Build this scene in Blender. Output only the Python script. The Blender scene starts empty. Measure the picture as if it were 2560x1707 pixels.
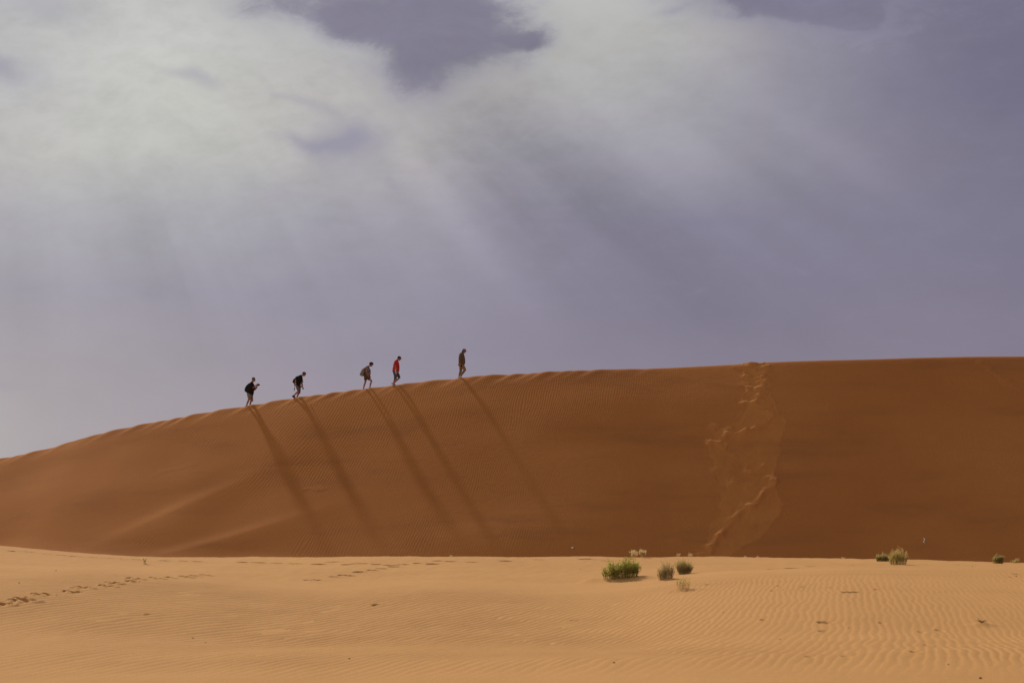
import bpy, bmesh, math, random
import numpy as np
from mathutils import Vector, Matrix

random.seed(7)
R = math.radians
S = bpy.context.scene
COL = S.collection

# ------------------------------------------------------------------ camera
F = 6600.0            # focal length in pixels of the 2560 px wide photograph
CAMZ = 1.6
PITCH = math.atan((1270 - 853.5) / F)
cam = bpy.data.cameras.new('camera')
cam.sensor_width = 36.0
cam.lens = 36.0 * F / 2560.0
cam.clip_start = 0.5
cam.clip_end = 20000
cam.dof.use_dof = True
cam.dof.focus_distance = 150.0
cam.dof.aperture_fstop = 7.1
camo = bpy.data.objects.new('camera', cam)
COL.objects.link(camo)
camo.location = (0, 0, CAMZ)
camo.rotation_euler = (math.pi / 2 + PITCH, 0, 0)
S.camera = camo

# ------------------------------------------------------------------ colour management
S.view_settings.view_transform = 'Standard'
S.view_settings.look = 'None'
S.view_settings.exposure = 0
S.view_settings.gamma = 1
S.render.resolution_x = 1024
S.render.resolution_y = 682

# ------------------------------------------------------------------ sun
SUN_EL, SUN_AZ = R(29.0), R(18.5)       # azimuth: degrees left of straight ahead (+Y)
sv = Vector((-math.sin(SUN_AZ) * math.cos(SUN_EL), math.cos(SUN_AZ) * math.cos(SUN_EL), math.sin(SUN_EL)))
sl = bpy.data.lights.new('sun', 'SUN')
sl.energy = 3.45
sl.angle = R(2.0)
sl.color = (1.0, 0.86, 0.68)
so = bpy.data.objects.new('sun', sl)
COL.objects.link(so)
so.rotation_euler = sv.to_track_quat('Z', 'Y').to_euler()

# ------------------------------------------------------------------ node helper
class NT:
    def __init__(s, tree):
        s.t = tree
        s.n = tree.nodes
        s.l = tree.links
    def new(s, typ, **kw):
        nd = s.n.new(typ)
        for k, v in kw.items():
            setattr(nd, k, v)
        return nd
    def put(s, sock, v):
        if isinstance(v, bpy.types.NodeSocket):
            s.l.new(v, sock)
        else:
            sock.default_value = v
    def m(s, op, a, b=0.0, c=None, clamp=False):
        nd = s.n.new('ShaderNodeMath'); nd.operation = op; nd.use_clamp = clamp
        s.put(nd.inputs[0], a); s.put(nd.inputs[1], b)
        if c is not None: s.put(nd.inputs[2], c)
        return nd.outputs[0]
    def xyz(s, x, y, z):
        nd = s.n.new('ShaderNodeCombineXYZ')
        s.put(nd.inputs[0], x); s.put(nd.inputs[1], y); s.put(nd.inputs[2], z)
        return nd.outputs[0]
    def noise(s, vec, scale, detail=3, rough=0.5, dist=0.0, typ=None):
        nd = s.n.new('ShaderNodeTexNoise')
        if vec is not None: s.l.new(vec, nd.inputs['Vector'])
        nd.inputs['Scale'].default_value = scale
        nd.inputs['Detail'].default_value = detail
        nd.inputs['Roughness'].default_value = rough
        nd.inputs['Distortion'].default_value = dist
        return nd.outputs[0]
    def smooth(s, x, a, b, lo=0.0, hi=1.0):
        nd = s.n.new('ShaderNodeMapRange'); nd.interpolation_type = 'SMOOTHSTEP'
        s.put(nd.inputs[0], x)
        nd.inputs[1].default_value = a; nd.inputs[2].default_value = b
        nd.inputs[3].default_value = lo; nd.inputs[4].default_value = hi
        return nd.outputs[0]
    def mix(s, f, a, b):
        nd = s.n.new('ShaderNodeMix'); nd.data_type = 'RGBA'
        s.put(nd.inputs[0], f)
        s.put(nd.inputs[6], a if isinstance(a, bpy.types.NodeSocket) else (*a, 1))
        s.put(nd.inputs[7], b if isinstance(b, bpy.types.NodeSocket) else (*b, 1))
        return nd.outputs[2]
    def ramp(s, f, stops, interp='EASE'):
        nd = s.n.new('ShaderNodeValToRGB'); nd.color_ramp.interpolation = interp
        e = nd.color_ramp.elements
        while len(e) < len(stops): e.new(0.5)
        for el, (p, c) in zip(e, stops):
            el.position = p; el.color = (*c, 1)
        s.l.new(f, nd.inputs[0])
        return nd.outputs[0]

def srgb(r, g, b):
    f = lambda c: (c / 255 / 12.92) if c / 255 <= 0.04045 else ((c / 255 + 0.055) / 1.055) ** 2.4
    return (f(r), f(g), f(b))

# ------------------------------------------------------------------ world: broken cloud with sun beams
W = bpy.data.worlds.new('World')
S.world = W
W.use_nodes = True
w = NT(W.node_tree)
w.n.clear()
wout = w.new('ShaderNodeOutputWorld')
bg = w.new('ShaderNodeBackground')
bg.inputs[1].default_value = 0.1
sky = w.new('ShaderNodeTexSky', sky_type='NISHITA')
sky.sun_disc = False
sky.sun_elevation = SUN_EL
sky.sun_rotation = -SUN_AZ
tc = w.new('ShaderNodeTexCoord')
sep = w.new('ShaderNodeSeparateXYZ')
w.l.new(tc.outputs['Generated'], sep.inputs[0])
az = w.m('ARCTAN2', sep.outputs[0], sep.outputs[1])
el = w.m('ARCSINE', sep.outputs[2])
U0 = w.m('MULTIPLY_ADD', az, 6.064, 1.176)
V0 = w.m('MULTIPLY_ADD', el, -6.064, 1.167)
uv0 = w.xyz(U0, V0, 0.0)
# two scales of warping so that every cloud edge is ragged
def warp(U, V, scale, amt, off, detail):
    p = w.xyz(w.m('ADD', U, off), V, 3.1 + off)
    q = w.xyz(w.m('ADD', U, off + 7.7), V, 9.4 + off)
    a = w.m('SUBTRACT', w.noise(p, scale, detail), 0.5)
    b = w.m('SUBTRACT', w.noise(q, scale, detail), 0.5)
    return w.m('MULTIPLY_ADD', a, amt, U), w.m('MULTIPLY_ADD', b, amt * 0.8, V)
U1, V1 = warp(U0, V0, 2.2, 0.10, 0.0, 3)
U2, V2 = warp(U1, V1, 7.0, 0.11, 3.0, 7)

def blobgroup():
    g = bpy.data.node_groups.new('soft_blob', 'ShaderNodeTree')
    for nme in ('U', 'V', 'cu', 'cv', 'cos', 'sin', 'su', 'sv', 'w', 'acc'):
        g.interface.new_socket(nme, in_out='INPUT', socket_type='NodeSocketFloat')
    g.interface.new_socket('out', in_out='OUTPUT', socket_type='NodeSocketFloat')
    k = NT(g)
    gi = k.new('NodeGroupInput').outputs
    go = k.new('NodeGroupOutput')
    du = k.m('SUBTRACT', gi['U'], gi['cu']); dv = k.m('SUBTRACT', gi['V'], gi['cv'])
    a = k.m('ADD', k.m('MULTIPLY', du, gi['cos']), k.m('MULTIPLY', dv, gi['sin']))
    b = k.m('SUBTRACT', k.m('MULTIPLY', dv, gi['cos']), k.m('MULTIPLY', du, gi['sin']))
    a = k.m('DIVIDE', a, gi['su']); b = k.m('DIVIDE', b, gi['sv'])
    r2 = k.m('ADD', k.m('MULTIPLY', a, a), k.m('MULTIPLY', b, b))
    e = k.m('EXPONENT', k.m('MULTIPLY', r2, -1.0))
    k.l.new(k.m('MULTIPLY_ADD', e, gi['w'], gi['acc']), go.inputs[0])
    return g
BG = blobgroup()
def blobs(U, V, acc, lst):
    for (cu, cv, su, s_v, ang, wt) in lst:
        nd = w.new('ShaderNodeGroup'); nd.node_tree = BG
        w.put(nd.inputs['U'], U); w.put(nd.inputs['V'], V)
        for k, v in (('cu', cu), ('cv', cv), ('cos', math.cos(R(ang))), ('sin', math.sin(R(ang))), ('su', su), ('sv', s_v), ('w', wt)):
            nd.inputs[k].default_value = v
        w.put(nd.inputs['acc'], acc)
        acc = nd.outputs[0]
    return acc
# brightness of the cloud sheet by direction: one band per elevation, blended upwards
BANDS = [
    (0.00, [(0.0, 176, 176, 180), (0.25, 188, 188, 187), (0.45, 190, 190, 187), (0.62, 180, 180, 180), (0.9, 171, 169, 173), (1.15, 185, 185, 182), (1.4, 191, 191, 187), (1.6, 172, 170, 174), (1.8, 128, 123, 143), (2.1, 119, 114, 137), (2.35, 113, 108, 131)]),
    (0.10, [(0.0, 180, 180, 182), (0.2, 190, 190, 188), (0.42, 195, 196, 193), (0.62, 186, 186, 185), (0.9, 173, 171, 173), (1.2, 176, 174, 171), (1.42, 184, 184, 182), (1.65, 172, 168, 168), (1.8, 143, 138, 153), (2.05, 122, 117, 138), (2.35, 110, 105, 129)]),
    (0.22, [(0.0, 178, 177, 181), (0.25, 195, 195, 191), (0.5, 195, 195, 190), (0.75, 177, 173, 172), (1, 165, 161, 165), (1.2, 167, 164, 165), (1.45, 168, 167, 169), (1.65, 160, 157, 165), (1.85, 139, 134, 151), (2.05, 123, 118, 139), (2.35, 106, 101, 127)]),
    (0.36, [(0.0, 184, 181, 180), (0.25, 187, 188, 185), (0.5, 187, 187, 184), (0.75, 173, 170, 172), (0.95, 169, 165, 166), (1.12, 149, 146, 158), (1.35, 146, 142, 156), (1.6, 153, 150, 161), (1.8, 139, 134, 150), (2.05, 127, 121, 140), (2.35, 113, 108, 131)]),
    (0.50, [(0, 165, 164, 172), (0.25, 165, 164, 172), (0.5, 163, 162, 171), (0.8, 154, 151, 166), (1, 154, 149, 161), (1.15, 140, 135, 154), (1.3, 132, 127, 149), (1.55, 127, 122, 146), (1.8, 129, 124, 146), (2.1, 124, 119, 142), (2.35, 116, 111, 135)]),
    (0.66, [(0, 153, 150, 164), (0.25, 149, 146, 162), (0.5, 146, 142, 160), (0.8, 142, 138, 158), (1.05, 139, 134, 153), (1.2, 132, 126, 148), (1.4, 122, 117, 141), (1.65, 120, 115, 139), (1.9, 123, 117, 141), (2.15, 123, 116, 139), (2.35, 118, 111, 135)]),
    (0.82, [(0, 157, 153, 164), (0.25, 153, 148, 161), (0.5, 147, 142, 158), (0.8, 140, 134, 155), (1.1, 132, 127, 150), (1.4, 124, 118, 141), (1.7, 121, 115, 139), (2, 126, 119, 142), (2.35, 124, 116, 140)]),
    (1.00, [(0, 165, 163, 170), (0.15, 158, 154, 165), (0.4, 154, 149, 162), (0.8, 144, 139, 157), (1.2, 136, 130, 151), (1.7, 128, 122, 144), (2.35, 128, 121, 143)]),
]
# sunbeams fan out from behind the cloud deck; brightness varies with the angle around the sun's side
ang = w.m('ARCTAN2', w.m('ADD', V0, 0.73), w.m('ADD', U0, 0.03))
rn = w.m('SUBTRACT', w.noise(w.xyz(ang, 0.3, 2.7), 9.0, 3, 0.5), 0.5)
rn2 = w.m('SUBTRACT', w.noise(w.xyz(ang, 1.3, 8.7), 26.0, 2, 0.5), 0.5)
raym = blobs(U0, V0, 0.0, [(1.35, 0.42, 0.65, 0.26, 25, 1.0), (0.45, 0.60, 0.45, 0.20, 0, 0.55)])
beams = w.m('MULTIPLY', w.m('MULTIPLY_ADD', rn2, 0.35, rn), w.m('MULTIPLY', raym, 0.36))
beams = w.m('ADD', beams, blobs(U0, V0, 0.0, [(1.04, 0.50, 0.26, 0.035, 51, 0.055), (1.17, 0.47, 0.20, 0.045, 50, -0.04), (1.54, 0.42, 0.34, 0.045, 38, 0.075), (1.36, 0.48, 0.30, 0.05, 42, -0.035), (1.90, 0.34, 0.26, 0.04, 36, 0.05), (1.78, 0.42, 0.26, 0.03, 37, -0.03), (0.45, 0.60, 0.20, 0.03, 62, 0.03), (0.93, 0.34, 0.25, 0.09, 51, 0.015), (1.20, 0.50, 0.22, 0.06, 50, -0.03),
                                             (1.50, 0.30, 0.36, 0.07, 35, 0.045), (1.62, 0.47, 0.30, 0.05, 34, -0.02)]))
puffs = blobs(U2, V2, 0.0, [
    (0.80, 0.335, 0.065, 0.055, 0, -0.27),
    (0.72, 0.335, 0.06, 0.016, 5, -0.16),
    (0.44, 0.185, 0.06, 0.014, 8, -0.13),
    (0.02, 0.18, 0.07, 0.030, 10, -0.18),
    (0.10, 0.04, 0.10, 0.040, 10, -0.09),
    (0.70, 0.24, 0.09, 0.014, 18, -0.10),
    (0.86, 0.17, 0.06, 0.020, 20, -0.10),
    (0.50, 0.69, 0.14, 0.020, -8, -0.05),
    (0.75, 0.67, 0.14, 0.018, 0, -0.04),
    (0.03, 0.90, 0.05, 0.018, 0, -0.09),
    (0.07, 0.93, 0.07, 0.020, 10, 0.07),
    (1.55, 0.035, 0.06, 0.010, -12, -0.12),
    (1.66, 0.05, 0.05, 0.014, 0, -0.06),
    (0.89, 0.44, 0.035, 0.015, 40, -0.09),
    (0.65, 0.44, 0.08, 0.020, 0, -0.05),
])
nv = w.xyz(U1, w.m('MULTIPLY', V1, 1.7), 5.0)
n1 = w.m('SUBTRACT', w.noise(nv, 3.0, 5, 0.55), 0.5)
n2 = w.m('SUBTRACT', w.noise(nv, 11.0, 6, 0.6), 0.5)
U3, V3 = warp(U1, V1, 4.0, 0.25, 11.0, 4)
n3 = w.m('SUBTRACT', w.noise(w.xyz(w.m('MULTIPLY_ADD', V3, 0.8, U3), w.m('MULTIPLY', V3, 2.6), 2.0), 14.0, 7, 0.65), 0.5)
upper = w.smooth(V0, 0.85, 0.25)
leftm = w.smooth(U0, 2.1, 1.0, 0.35, 1.0)
tex = w.m('ADD', w.m('MULTIPLY', n1, 0.11), w.m('MULTIPLY', n2, w.m('MULTIPLY_ADD', w.m('MULTIPLY', upper, leftm), 0.15, 0.02)))
tex = w.m('ADD', tex, w.m('MULTIPLY', n3, w.m('MULTIPLY', w.m('MULTIPLY', upper, leftm), 0.11)))
col = None; vprev = None
un = w.m('DIVIDE', U1, 2.4)
for (vv, stops) in BANDS:
    rr = w.ramp(un, [(p / 2.4, srgb(*c3)) for p, *c3 in stops], 'B_SPLINE')
    if col is None: col = rr
    else: col = w.mix(w.m('DIVIDE', w.m('SUBTRACT', V1, vprev), vv - vprev, clamp=True), col, rr)
    vprev = vv
gain = w.m('ADD', w.m('MULTIPLY', w.m('ADD', tex, beams), 1.9), 1.0)
gain = w.m('MAXIMUM', gain, 0.4)
vs_ = w.new('ShaderNodeVectorMath', operation='SCALE')
w.l.new(col, vs_.inputs[0]); w.l.new(gain, vs_.inputs[3])
pf = w.m('MULTIPLY', puffs, -3.6, clamp=True)
shade = w.mix(pf, vs_.outputs[0], srgb(147, 144, 162))
# darker clouds drift in front of the bright sheet
D = blobs(U2, V2, 0.0, [
    (0.96, -0.01, 0.26, 0.11, 10, 1.35),
    (0.95, 0.165, 0.080, 0.085, 0, 1.3),
    (1.09, 0.09, 0.12, 0.070, 8, 1.0),
    (1.22, 0.080, 0.055, 0.022, 0, 0.75),
    (0.80, 0.055, 0.10, 0.055, 15, 0.95),
    (0.61, 0.025, 0.14, 0.055, 10, 0.75),
    (1.77, -0.01, 0.25, 0.075, 6, 1.6),
    (1.88, 0.03, 0.12, 0.055, 10, 1.3),
    (2.05, -0.02, 0.20, 0.05, 6, 0.45),
])
D = w.m('ADD', w.m('MULTIPLY_ADD', n2, 1.0, D), w.m('MULTIPLY', n3, 0.9))
dm = w.smooth(D, 0.05, 1.45)
dcol = w.ramp(D, [(0.3, srgb(146, 144, 165)), (0.75, srgb(133, 129, 151)), (1.0, srgb(119, 114, 136))], 'LINEAR')
dsc = w.new('ShaderNodeVectorMath', operation='SCALE')
w.l.new(dcol, dsc.inputs[0]); w.l.new(w.m('ADD', w.m('MULTIPLY_ADD', n1, 0.6, 1.0), w.m('MULTIPLY', n3, 0.25)), dsc.inputs[3])
c = w.mix(w.m('MULTIPLY', dm, 0.97), shade, dsc.outputs[0])
# unseen sky behind the camera is brightened as added fill light, overhead dimmed
back = w.smooth(sep.outputs[1], -0.6, 0.75, 1.42, 1.0)
back = w.m('MULTIPLY', back, w.smooth(el, 0.30, 0.9, 1.0, 0.70))
sc = w.new('ShaderNodeVectorMath', operation='SCALE')
w.l.new(c, sc.inputs[0])
w.l.new(w.m('MULTIPLY', back, 9.6), sc.inputs[3])
add = w.new('ShaderNodeMix', data_type='RGBA', blend_type='MIX')
add.inputs[0].default_value = 0.96
w.l.new(sky.outputs[0], add.inputs[6]); w.l.new(sc.outputs[0], add.inputs[7])
w.l.new(add.outputs[2], bg.inputs[0])
w.l.new(bg.outputs[0], wout.inputs[0])

# ------------------------------------------------------------------ materials
def new_mat(name):
    m = bpy.data.materials.new(name); m.use_nodes = True
    k = NT(m.node_tree)
    b = k.n['Principled BSDF']
    b.inputs['Specular IOR Level'].default_value = 0.15
    b.inputs['Roughness'].default_value = 0.9
    return m, k, b

def cloth(name, col, var=0.18, scale=18.0, col2=None, rough=0.9):
    m, k, b = new_mat(name)
    tcn = k.new('ShaderNodeTexCoord')
    n = k.noise(tcn.outputs['Object'], scale, 4, 0.6)
    lo = tuple(c * (1 - var) for c in col); hi = col2 or tuple(min(1, c * (1 + var)) for c in col)
    k.l.new(k.ramp(n, [(0.38, lo), (0.62, hi)], 'LINEAR'), b.inputs['Base Color'])
    b.inputs['Roughness'].default_value = rough
    bp = k.new('ShaderNodeBump'); bp.inputs['Strength'].default_value = 0.25; bp.inputs['Distance'].default_value = 0.01
    k.l.new(k.noise(tcn.outputs['Object'], scale * 1.6, 3), bp.inputs['Height'])
    k.l.new(bp.outputs[0], b.inputs['Normal'])
    return m

def sand(name, cols, dark, patchy, grain):
    m, k, b = new_mat(name)
    tcn = k.new('ShaderNodeTexCoord')
    mp = k.new('ShaderNodeMapping'); k.l.new(tcn.outputs['Object'], mp.inputs[0])
    mp.inputs['Scale'].default_value = (1.0, 0.55, 1.0)
    v = mp.outputs[0]
    a = k.noise(v, 0.10, 4, 0.55, 0.4)
    c1 = k.ramp(a, [(0.3, cols[0]), (0.7, cols[1])], 'LINEAR')
    pz = k.new('ShaderNodeMapping'); k.l.new(tcn.outputs['Object'], pz.inputs[0])
    pz.inputs['Scale'].default_value = (0.35, 1.0, 1.6)
    p = k.smooth(k.noise(pz.outputs[0], 0.30, 6, 0.62, 0.3), 0.46, 0.80, 0.0, patchy)
    c2 = k.mix(p, c1, dark)
    g = k.noise(tcn.outputs['Object'], grain, 3, 0.7)
    g2 = k.ramp(g, [(0.35, (0.88, 0.88, 0.88)), (0.65, (1.10, 1.10, 1.10))], 'LINEAR')
    mu = k.new('ShaderNodeMix', data_type='RGBA', blend_type='MULTIPLY'); mu.inputs[0].default_value = 1.0
    k.l.new(c2, mu.inputs[6]); k.l.new(g2, mu.inputs[7])
    k.l.new(mu.outputs[2], b.inputs['Base Color'])
    b.inputs['Roughness'].default_value = 0.95
    b.inputs['Specular IOR Level'].default_value = 0.05
    return m, k, b, tcn

M_SAND, _, _, _ = sand('pale_sand', [(0.555, 0.288, 0.094), (0.625, 0.333, 0.113)], (0.48, 0.243, 0.077), 0.6, 55.0)
M_DUNE, kd, bd, tcd = sand('orange_sand', [(0.438, 0.160, 0.040), (0.505, 0.196, 0.050)], (0.31, 0.116, 0.036), 0.6, 22.0)
# freshly turned sand in the churned track lacks the dark surface grains
_at = kd.new('ShaderNodeAttribute', attribute_name='turned')
_old = bd.inputs['Base Color'].links[0].from_socket
kd.l.new(kd.mix(kd.m('MULTIPLY', _at.outputs['Fac'], 0.32), _old, (0.62, 0.26, 0.062)), bd.inputs['Base Color'])

# ------------------------------------------------------------------ noise in numpy
def _hash(ix, iy, seed):
    h = (ix.astype(np.int64) * 374761393 + iy.astype(np.int64) * 668265263 + seed * 974711) & 0xffffffff
    h = ((h ^ (h >> 13)) * 1274126177) & 0xffffffff
    h = (h ^ (h >> 16)) & 0xffffffff
    return h / 4294967295.0
def pn(x, y, seed=0):
    x = np.asarray(x, float); y = np.asarray(y, float)
    ix = np.floor(x); iy = np.floor(y)
    fx = x - ix; fy = y - iy
    u = fx * fx * fx * (fx * (fx * 6 - 15) + 10); v = fy * fy * fy * (fy * (fy * 6 - 15) + 10)
    def g(dx, dy):
        a = _hash(ix + dx, iy + dy, seed) * 2 * math.pi
        return np.cos(a) * (fx - dx) + np.sin(a) * (fy - dy)
    a = g(0, 0); b = g(1, 0); c_ = g(0, 1); d = g(1, 1)
    return (a + (b - a) * u + (c_ - a) * v + (a - b - c_ + d) * u * v) * 1.5
def fbm(x, y, seed=0, octv=3):
    s = 0; a = 1.0
    for i in range(octv):
        s = s + a * pn(x * 2 ** i, y * 2 ** i, seed + 17 * i); a *= 0.5
    return s
def sstep(x, a, b):
    t = np.clip((x - a) / (b - a), 0, 1)
    return t * t * (3 - 2 * t)
def smax(a, b, k):
    h = np.clip(0.5 + 0.5 * (a - b) / k, 0, 1)
    return b * (1 - h) + a * h + k * h * (1 - h)

Q = 2560.0 / 2352.0
def el_of(py):                       # tangent of elevation of a photo row
    b = (853.5 - py) / F
    return (math.sin(PITCH) + b * math.cos(PITCH)) / (math.cos(PITCH) - b * math.sin(PITCH))
el_of_v = np.vectorize(el_of)
def ray(px, py):
    a = (px - 1280) / F; b = (853.5 - py) / F
    d = Vector((a, math.cos(PITCH) - b * math.sin(PITCH), math.sin(PITCH) + b * math.cos(PITCH)))
    return d / d.y

def spl(x, xs, ys):                  # cubic hermite through knots
    xs = np.asarray(xs, float); ys = np.asarray(ys, float)
    m = np.gradient(ys, xs)
    x = np.clip(x, xs[0], xs[-1])
    i = np.clip(np.searchsorted(xs, x) - 1, 0, len(xs) - 2)
    h = xs[i + 1] - xs[i]; t = (x - xs[i]) / h
    return ((2 * t ** 3 - 3 * t ** 2 + 1) * ys[i] + (t ** 3 - 2 * t ** 2 + t) * h * m[i]
            + (-2 * t ** 3 + 3 * t ** 2) * ys[i + 1] + (t ** 3 - t ** 2) * h * m[i + 1])

# ------------------------------------------------------------------ terrain: foreground sand
CR1X = [-300, 0, 218, 500, 653, 762, 1088, 1524, 1741, 1960, 2122, 2560, 2900]
CR1Y = [1412, 1415, 1421, 1440, 1453, 1457, 1455, 1455, 1434, 1424, 1419, 1424, 1424]
CR2X = [-400, 0, 109, 218, 359, 653, 1088, 1633, 1807, 2068, 2285, 2560, 2900]
CR2Y = [1345, 1362, 1372, 1382, 1390, 1391, 1391, 1391, 1392, 1398, 1400, 1407, 1410]
CE1 = el_of_v(CR1Y); CE2 = el_of_v(CR2Y)
Y1, Y2 = 50.0, 80.0
def ground_lin(x, y):
    pxv = 1280 + F * x / np.maximum(y, 22.0)
    z1 = CAMZ + Y1 * spl(pxv, CR1X, CE1) + 0.02
    z2 = CAMZ + Y2 * spl(pxv, CR2X, CE2) + 0.03
    z0 = 0.17 + 0 * x
    flat = 0 * x - 1.6
    zd = z1 - 0.28
    zm = CAMZ + 66 * (spl(pxv, CR1X, CE1) * 0.97 + spl(pxv, CR2X, CE2) * 0.03)
    ks = [(-1e5, z0 * 0), (10.0, z0 * 0.4), (22.0, z0), (25.5, z0 + 0.02), (30.0, z0 * 0.6 + z1 * 0.4 - 0.14), (36.0, z1 - 0.13), (43.0, z1 - 0.015), (Y1, z1), (57.0, zd * 0.5 + zm * 0.5 - 0.03),
          (66.0, zm), (Y2, z2), (88.0, z2 - 0.9), (100.0, flat), (1e5, flat)]
    out = np.zeros_like(x)
    for (ya, za), (yb, zb) in zip(ks[:-1], ks[1:]):
        m = (y >= ya) & (y < yb)
        t = np.clip((y - ya) / (yb - ya), 0, 1)
        out = np.where(m, za * (1 - t) + zb * t, out)
    return out
def ground_base(x, y):
    x = np.asarray(x, float); y = np.asarray(y, float)
    z = 0
    for o, wt in ((-1.2, 1), (-.8, 2), (-0.4, 3), (0, 3), (0.4, 3), (.8, 2), (1.2, 1)):
        z = z + wt * ground_lin(x, y + o)
    z = z / 15.0
    near = sstep(y, 8, 20) * (1 - sstep(y, 84, 95))
    z = z + near * 0.030 * pn(x * 0.35 + 3.1, y * 0.11, 5) + near * 0.010 * pn(x * 1.1, y * 0.3, 6)
    z = z + 0.03 * np.exp(-((y - 24.5 - 0.25 * x) / 0.9) ** 2) * sstep(x, -3, 1.5)
    return z
def hit(fn, px, py, ya, yb, n=3000):
    d = ray(px, py)
    ys = np.linspace(ya, yb, n)
    zs = fn(d.x * ys, ys)
    under = np.nonzero(CAMZ + d.z * ys <= zs)[0]
    i = under[0] if len(under) else n - 1
    return d.x * ys[i], ys[i]
def ghit(px, py):
    return hit(ground_base, px, py, 18, 81.5)

# footprints of the three trails (zoom coordinates turned into photo pixels)
prints = []
for (zx, zy, wd) in [(30, 575, 90), (180, 523, 60), (200, 545, 120), (360, 495, 90), (615, 472, 80), (690, 438, 90), (905, 423, 70),
                     (960, 398, 70), (1115, 384, 60), (1135, 362, 70), (1320, 358, 60), (1430, 350, 50), (1560, 345, 60), (1640, 336, 50), (1730, 330, 50)]:
    prints.append((zx / 3.36, 1340 + zy / 3.36, wd * 1.5 / 3.36, 1.9))
for (zx, zy) in [(120, 124), (240, 130), (400, 148), (535, 160), (640, 168), (810, 178), (920, 184), (1040, 188), (1150, 194), (1400, 205), (1550, 207), (1660, 210), (2050, 216), (2180, 220)]:
    prints.append((zx / 3.36, 1340 + zy / 3.36 + 0.8, 24 + 10 * random.random(), 0.75))
for (zx, zy) in [(350, 1095), (455, 1098), (560, 1101), (700, 1104), (780, 1090), (870, 1106), (940, 1100), (1040, 1105), (1130, 1110), (1370, 1105),
                 (1400, 1085), (1480, 1087), (1600, 1092), (1800, 1085), (2000, 1078), (2270, 1075)]:
    prints.append((500 + zx / 2.352, 940 + zy / 2.352 + 0.8, 22 + 12 * random.random(), 0.8))
for (zx, zy) in [(145, 98), (185, 98), (270, 82), (310, 74), (345, 77), (380, 60), (400, 57), (455, 50), (500, 42), (560, 33), (610, 22), (680, 17), (750, 18)]:
    prints.append((700 + zx / 1.96, 1400 + zy / 1.96, 20 + 8 * random.random(), 1.0))
for (px, py, wd) in [(1470, 1397, 38), (1520, 1402, 28), (1575, 1396, 26), (1620, 1396, 24), (1935, 1422, 28), (1980, 1420, 34), (2030, 1416, 26), (2140, 1413, 24),
                     (2400, 1412, 22), (2132, 1480, 44), (1910, 1549, 16), (2063, 1555, 30), (2060, 1577, 20), (2025, 1641, 16), (2115, 1640, 18), (2250, 1622, 14), (2290, 1628, 22),
                     (370, 1536, 14), (1935, 1476, 12), (1950, 1464, 10), (2206, 1557, 12), (2305, 1580, 10), (2350, 1576, 18), (940, 1512, 22), (1440, 1550, 20), (1770, 1461, 14),
                     (2010, 1467, 14), (2080, 1468, 12), (2195, 1473, 14), (2320, 1612, 10), (2545, 1435, 20), (2530, 1443, 14)]:
    prints.append((px, py, wd, 0.7))
PRW = []
for (px, py, wd, amp) in prints:
    x, y = ghit(px, py)
    PRW.append((x, y, max(0.04, wd * y / F * 0.6), amp))

def ripple_phase_ground(x, y):
    ys = y * 0.16
    wx = 0.10 * pn(x * 0.30 + 9, ys * 0.7, 21) + 0.040 * pn(x * 1.0, ys * 2.2, 22) + 0.036 * pn(x * 3.2, ys * 6.0, 23) + 0.007 * pn(x * 8, ys * 15.0, 24)
    q = x + wx
    sx = 1.6                                   # spacing shrinks from 0.19 m at the left to 0.12 m at the right
    k0, k1 = 1 / 0.165, 1 / 0.094
    G = k0 * q + (k1 - k0) * sx * np.logaddexp(0, (q - 1.0) / sx)
    cc = 1.25 + 0.45 * sstep(x, -3.5, 0.5) - 0.40 * sstep(x, 1.2, 5.5)
    ph = 2 * math.pi * (G - cc * (y - 32))
    rs = random.Random(5)
    for i in range(50):                        # forks, where one crest splits in two and joins again
        yi = rs.uniform(22, 52); xi = rs.uniform(-0.19, 0.19) * yi; sg = rs.choice((-1, 1)); gap = rs.uniform(0.8, 3.0); off = rs.uniform(-.15, .25)
        for s2, yy, xx in ((sg, yi, xi), (-sg, yi + gap, xi + off)):
            ph = ph + s2 * np.arctan2((y - yy) * 0.15, x - 0.12 * (y - yy) - xx)
    return ph
def prof(ph):                                  # sharper crests than troughs
    s = np.sin(ph + 0.35 * np.sin(ph))
    return s + 0.18 * np.cos(2 * ph)

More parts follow.
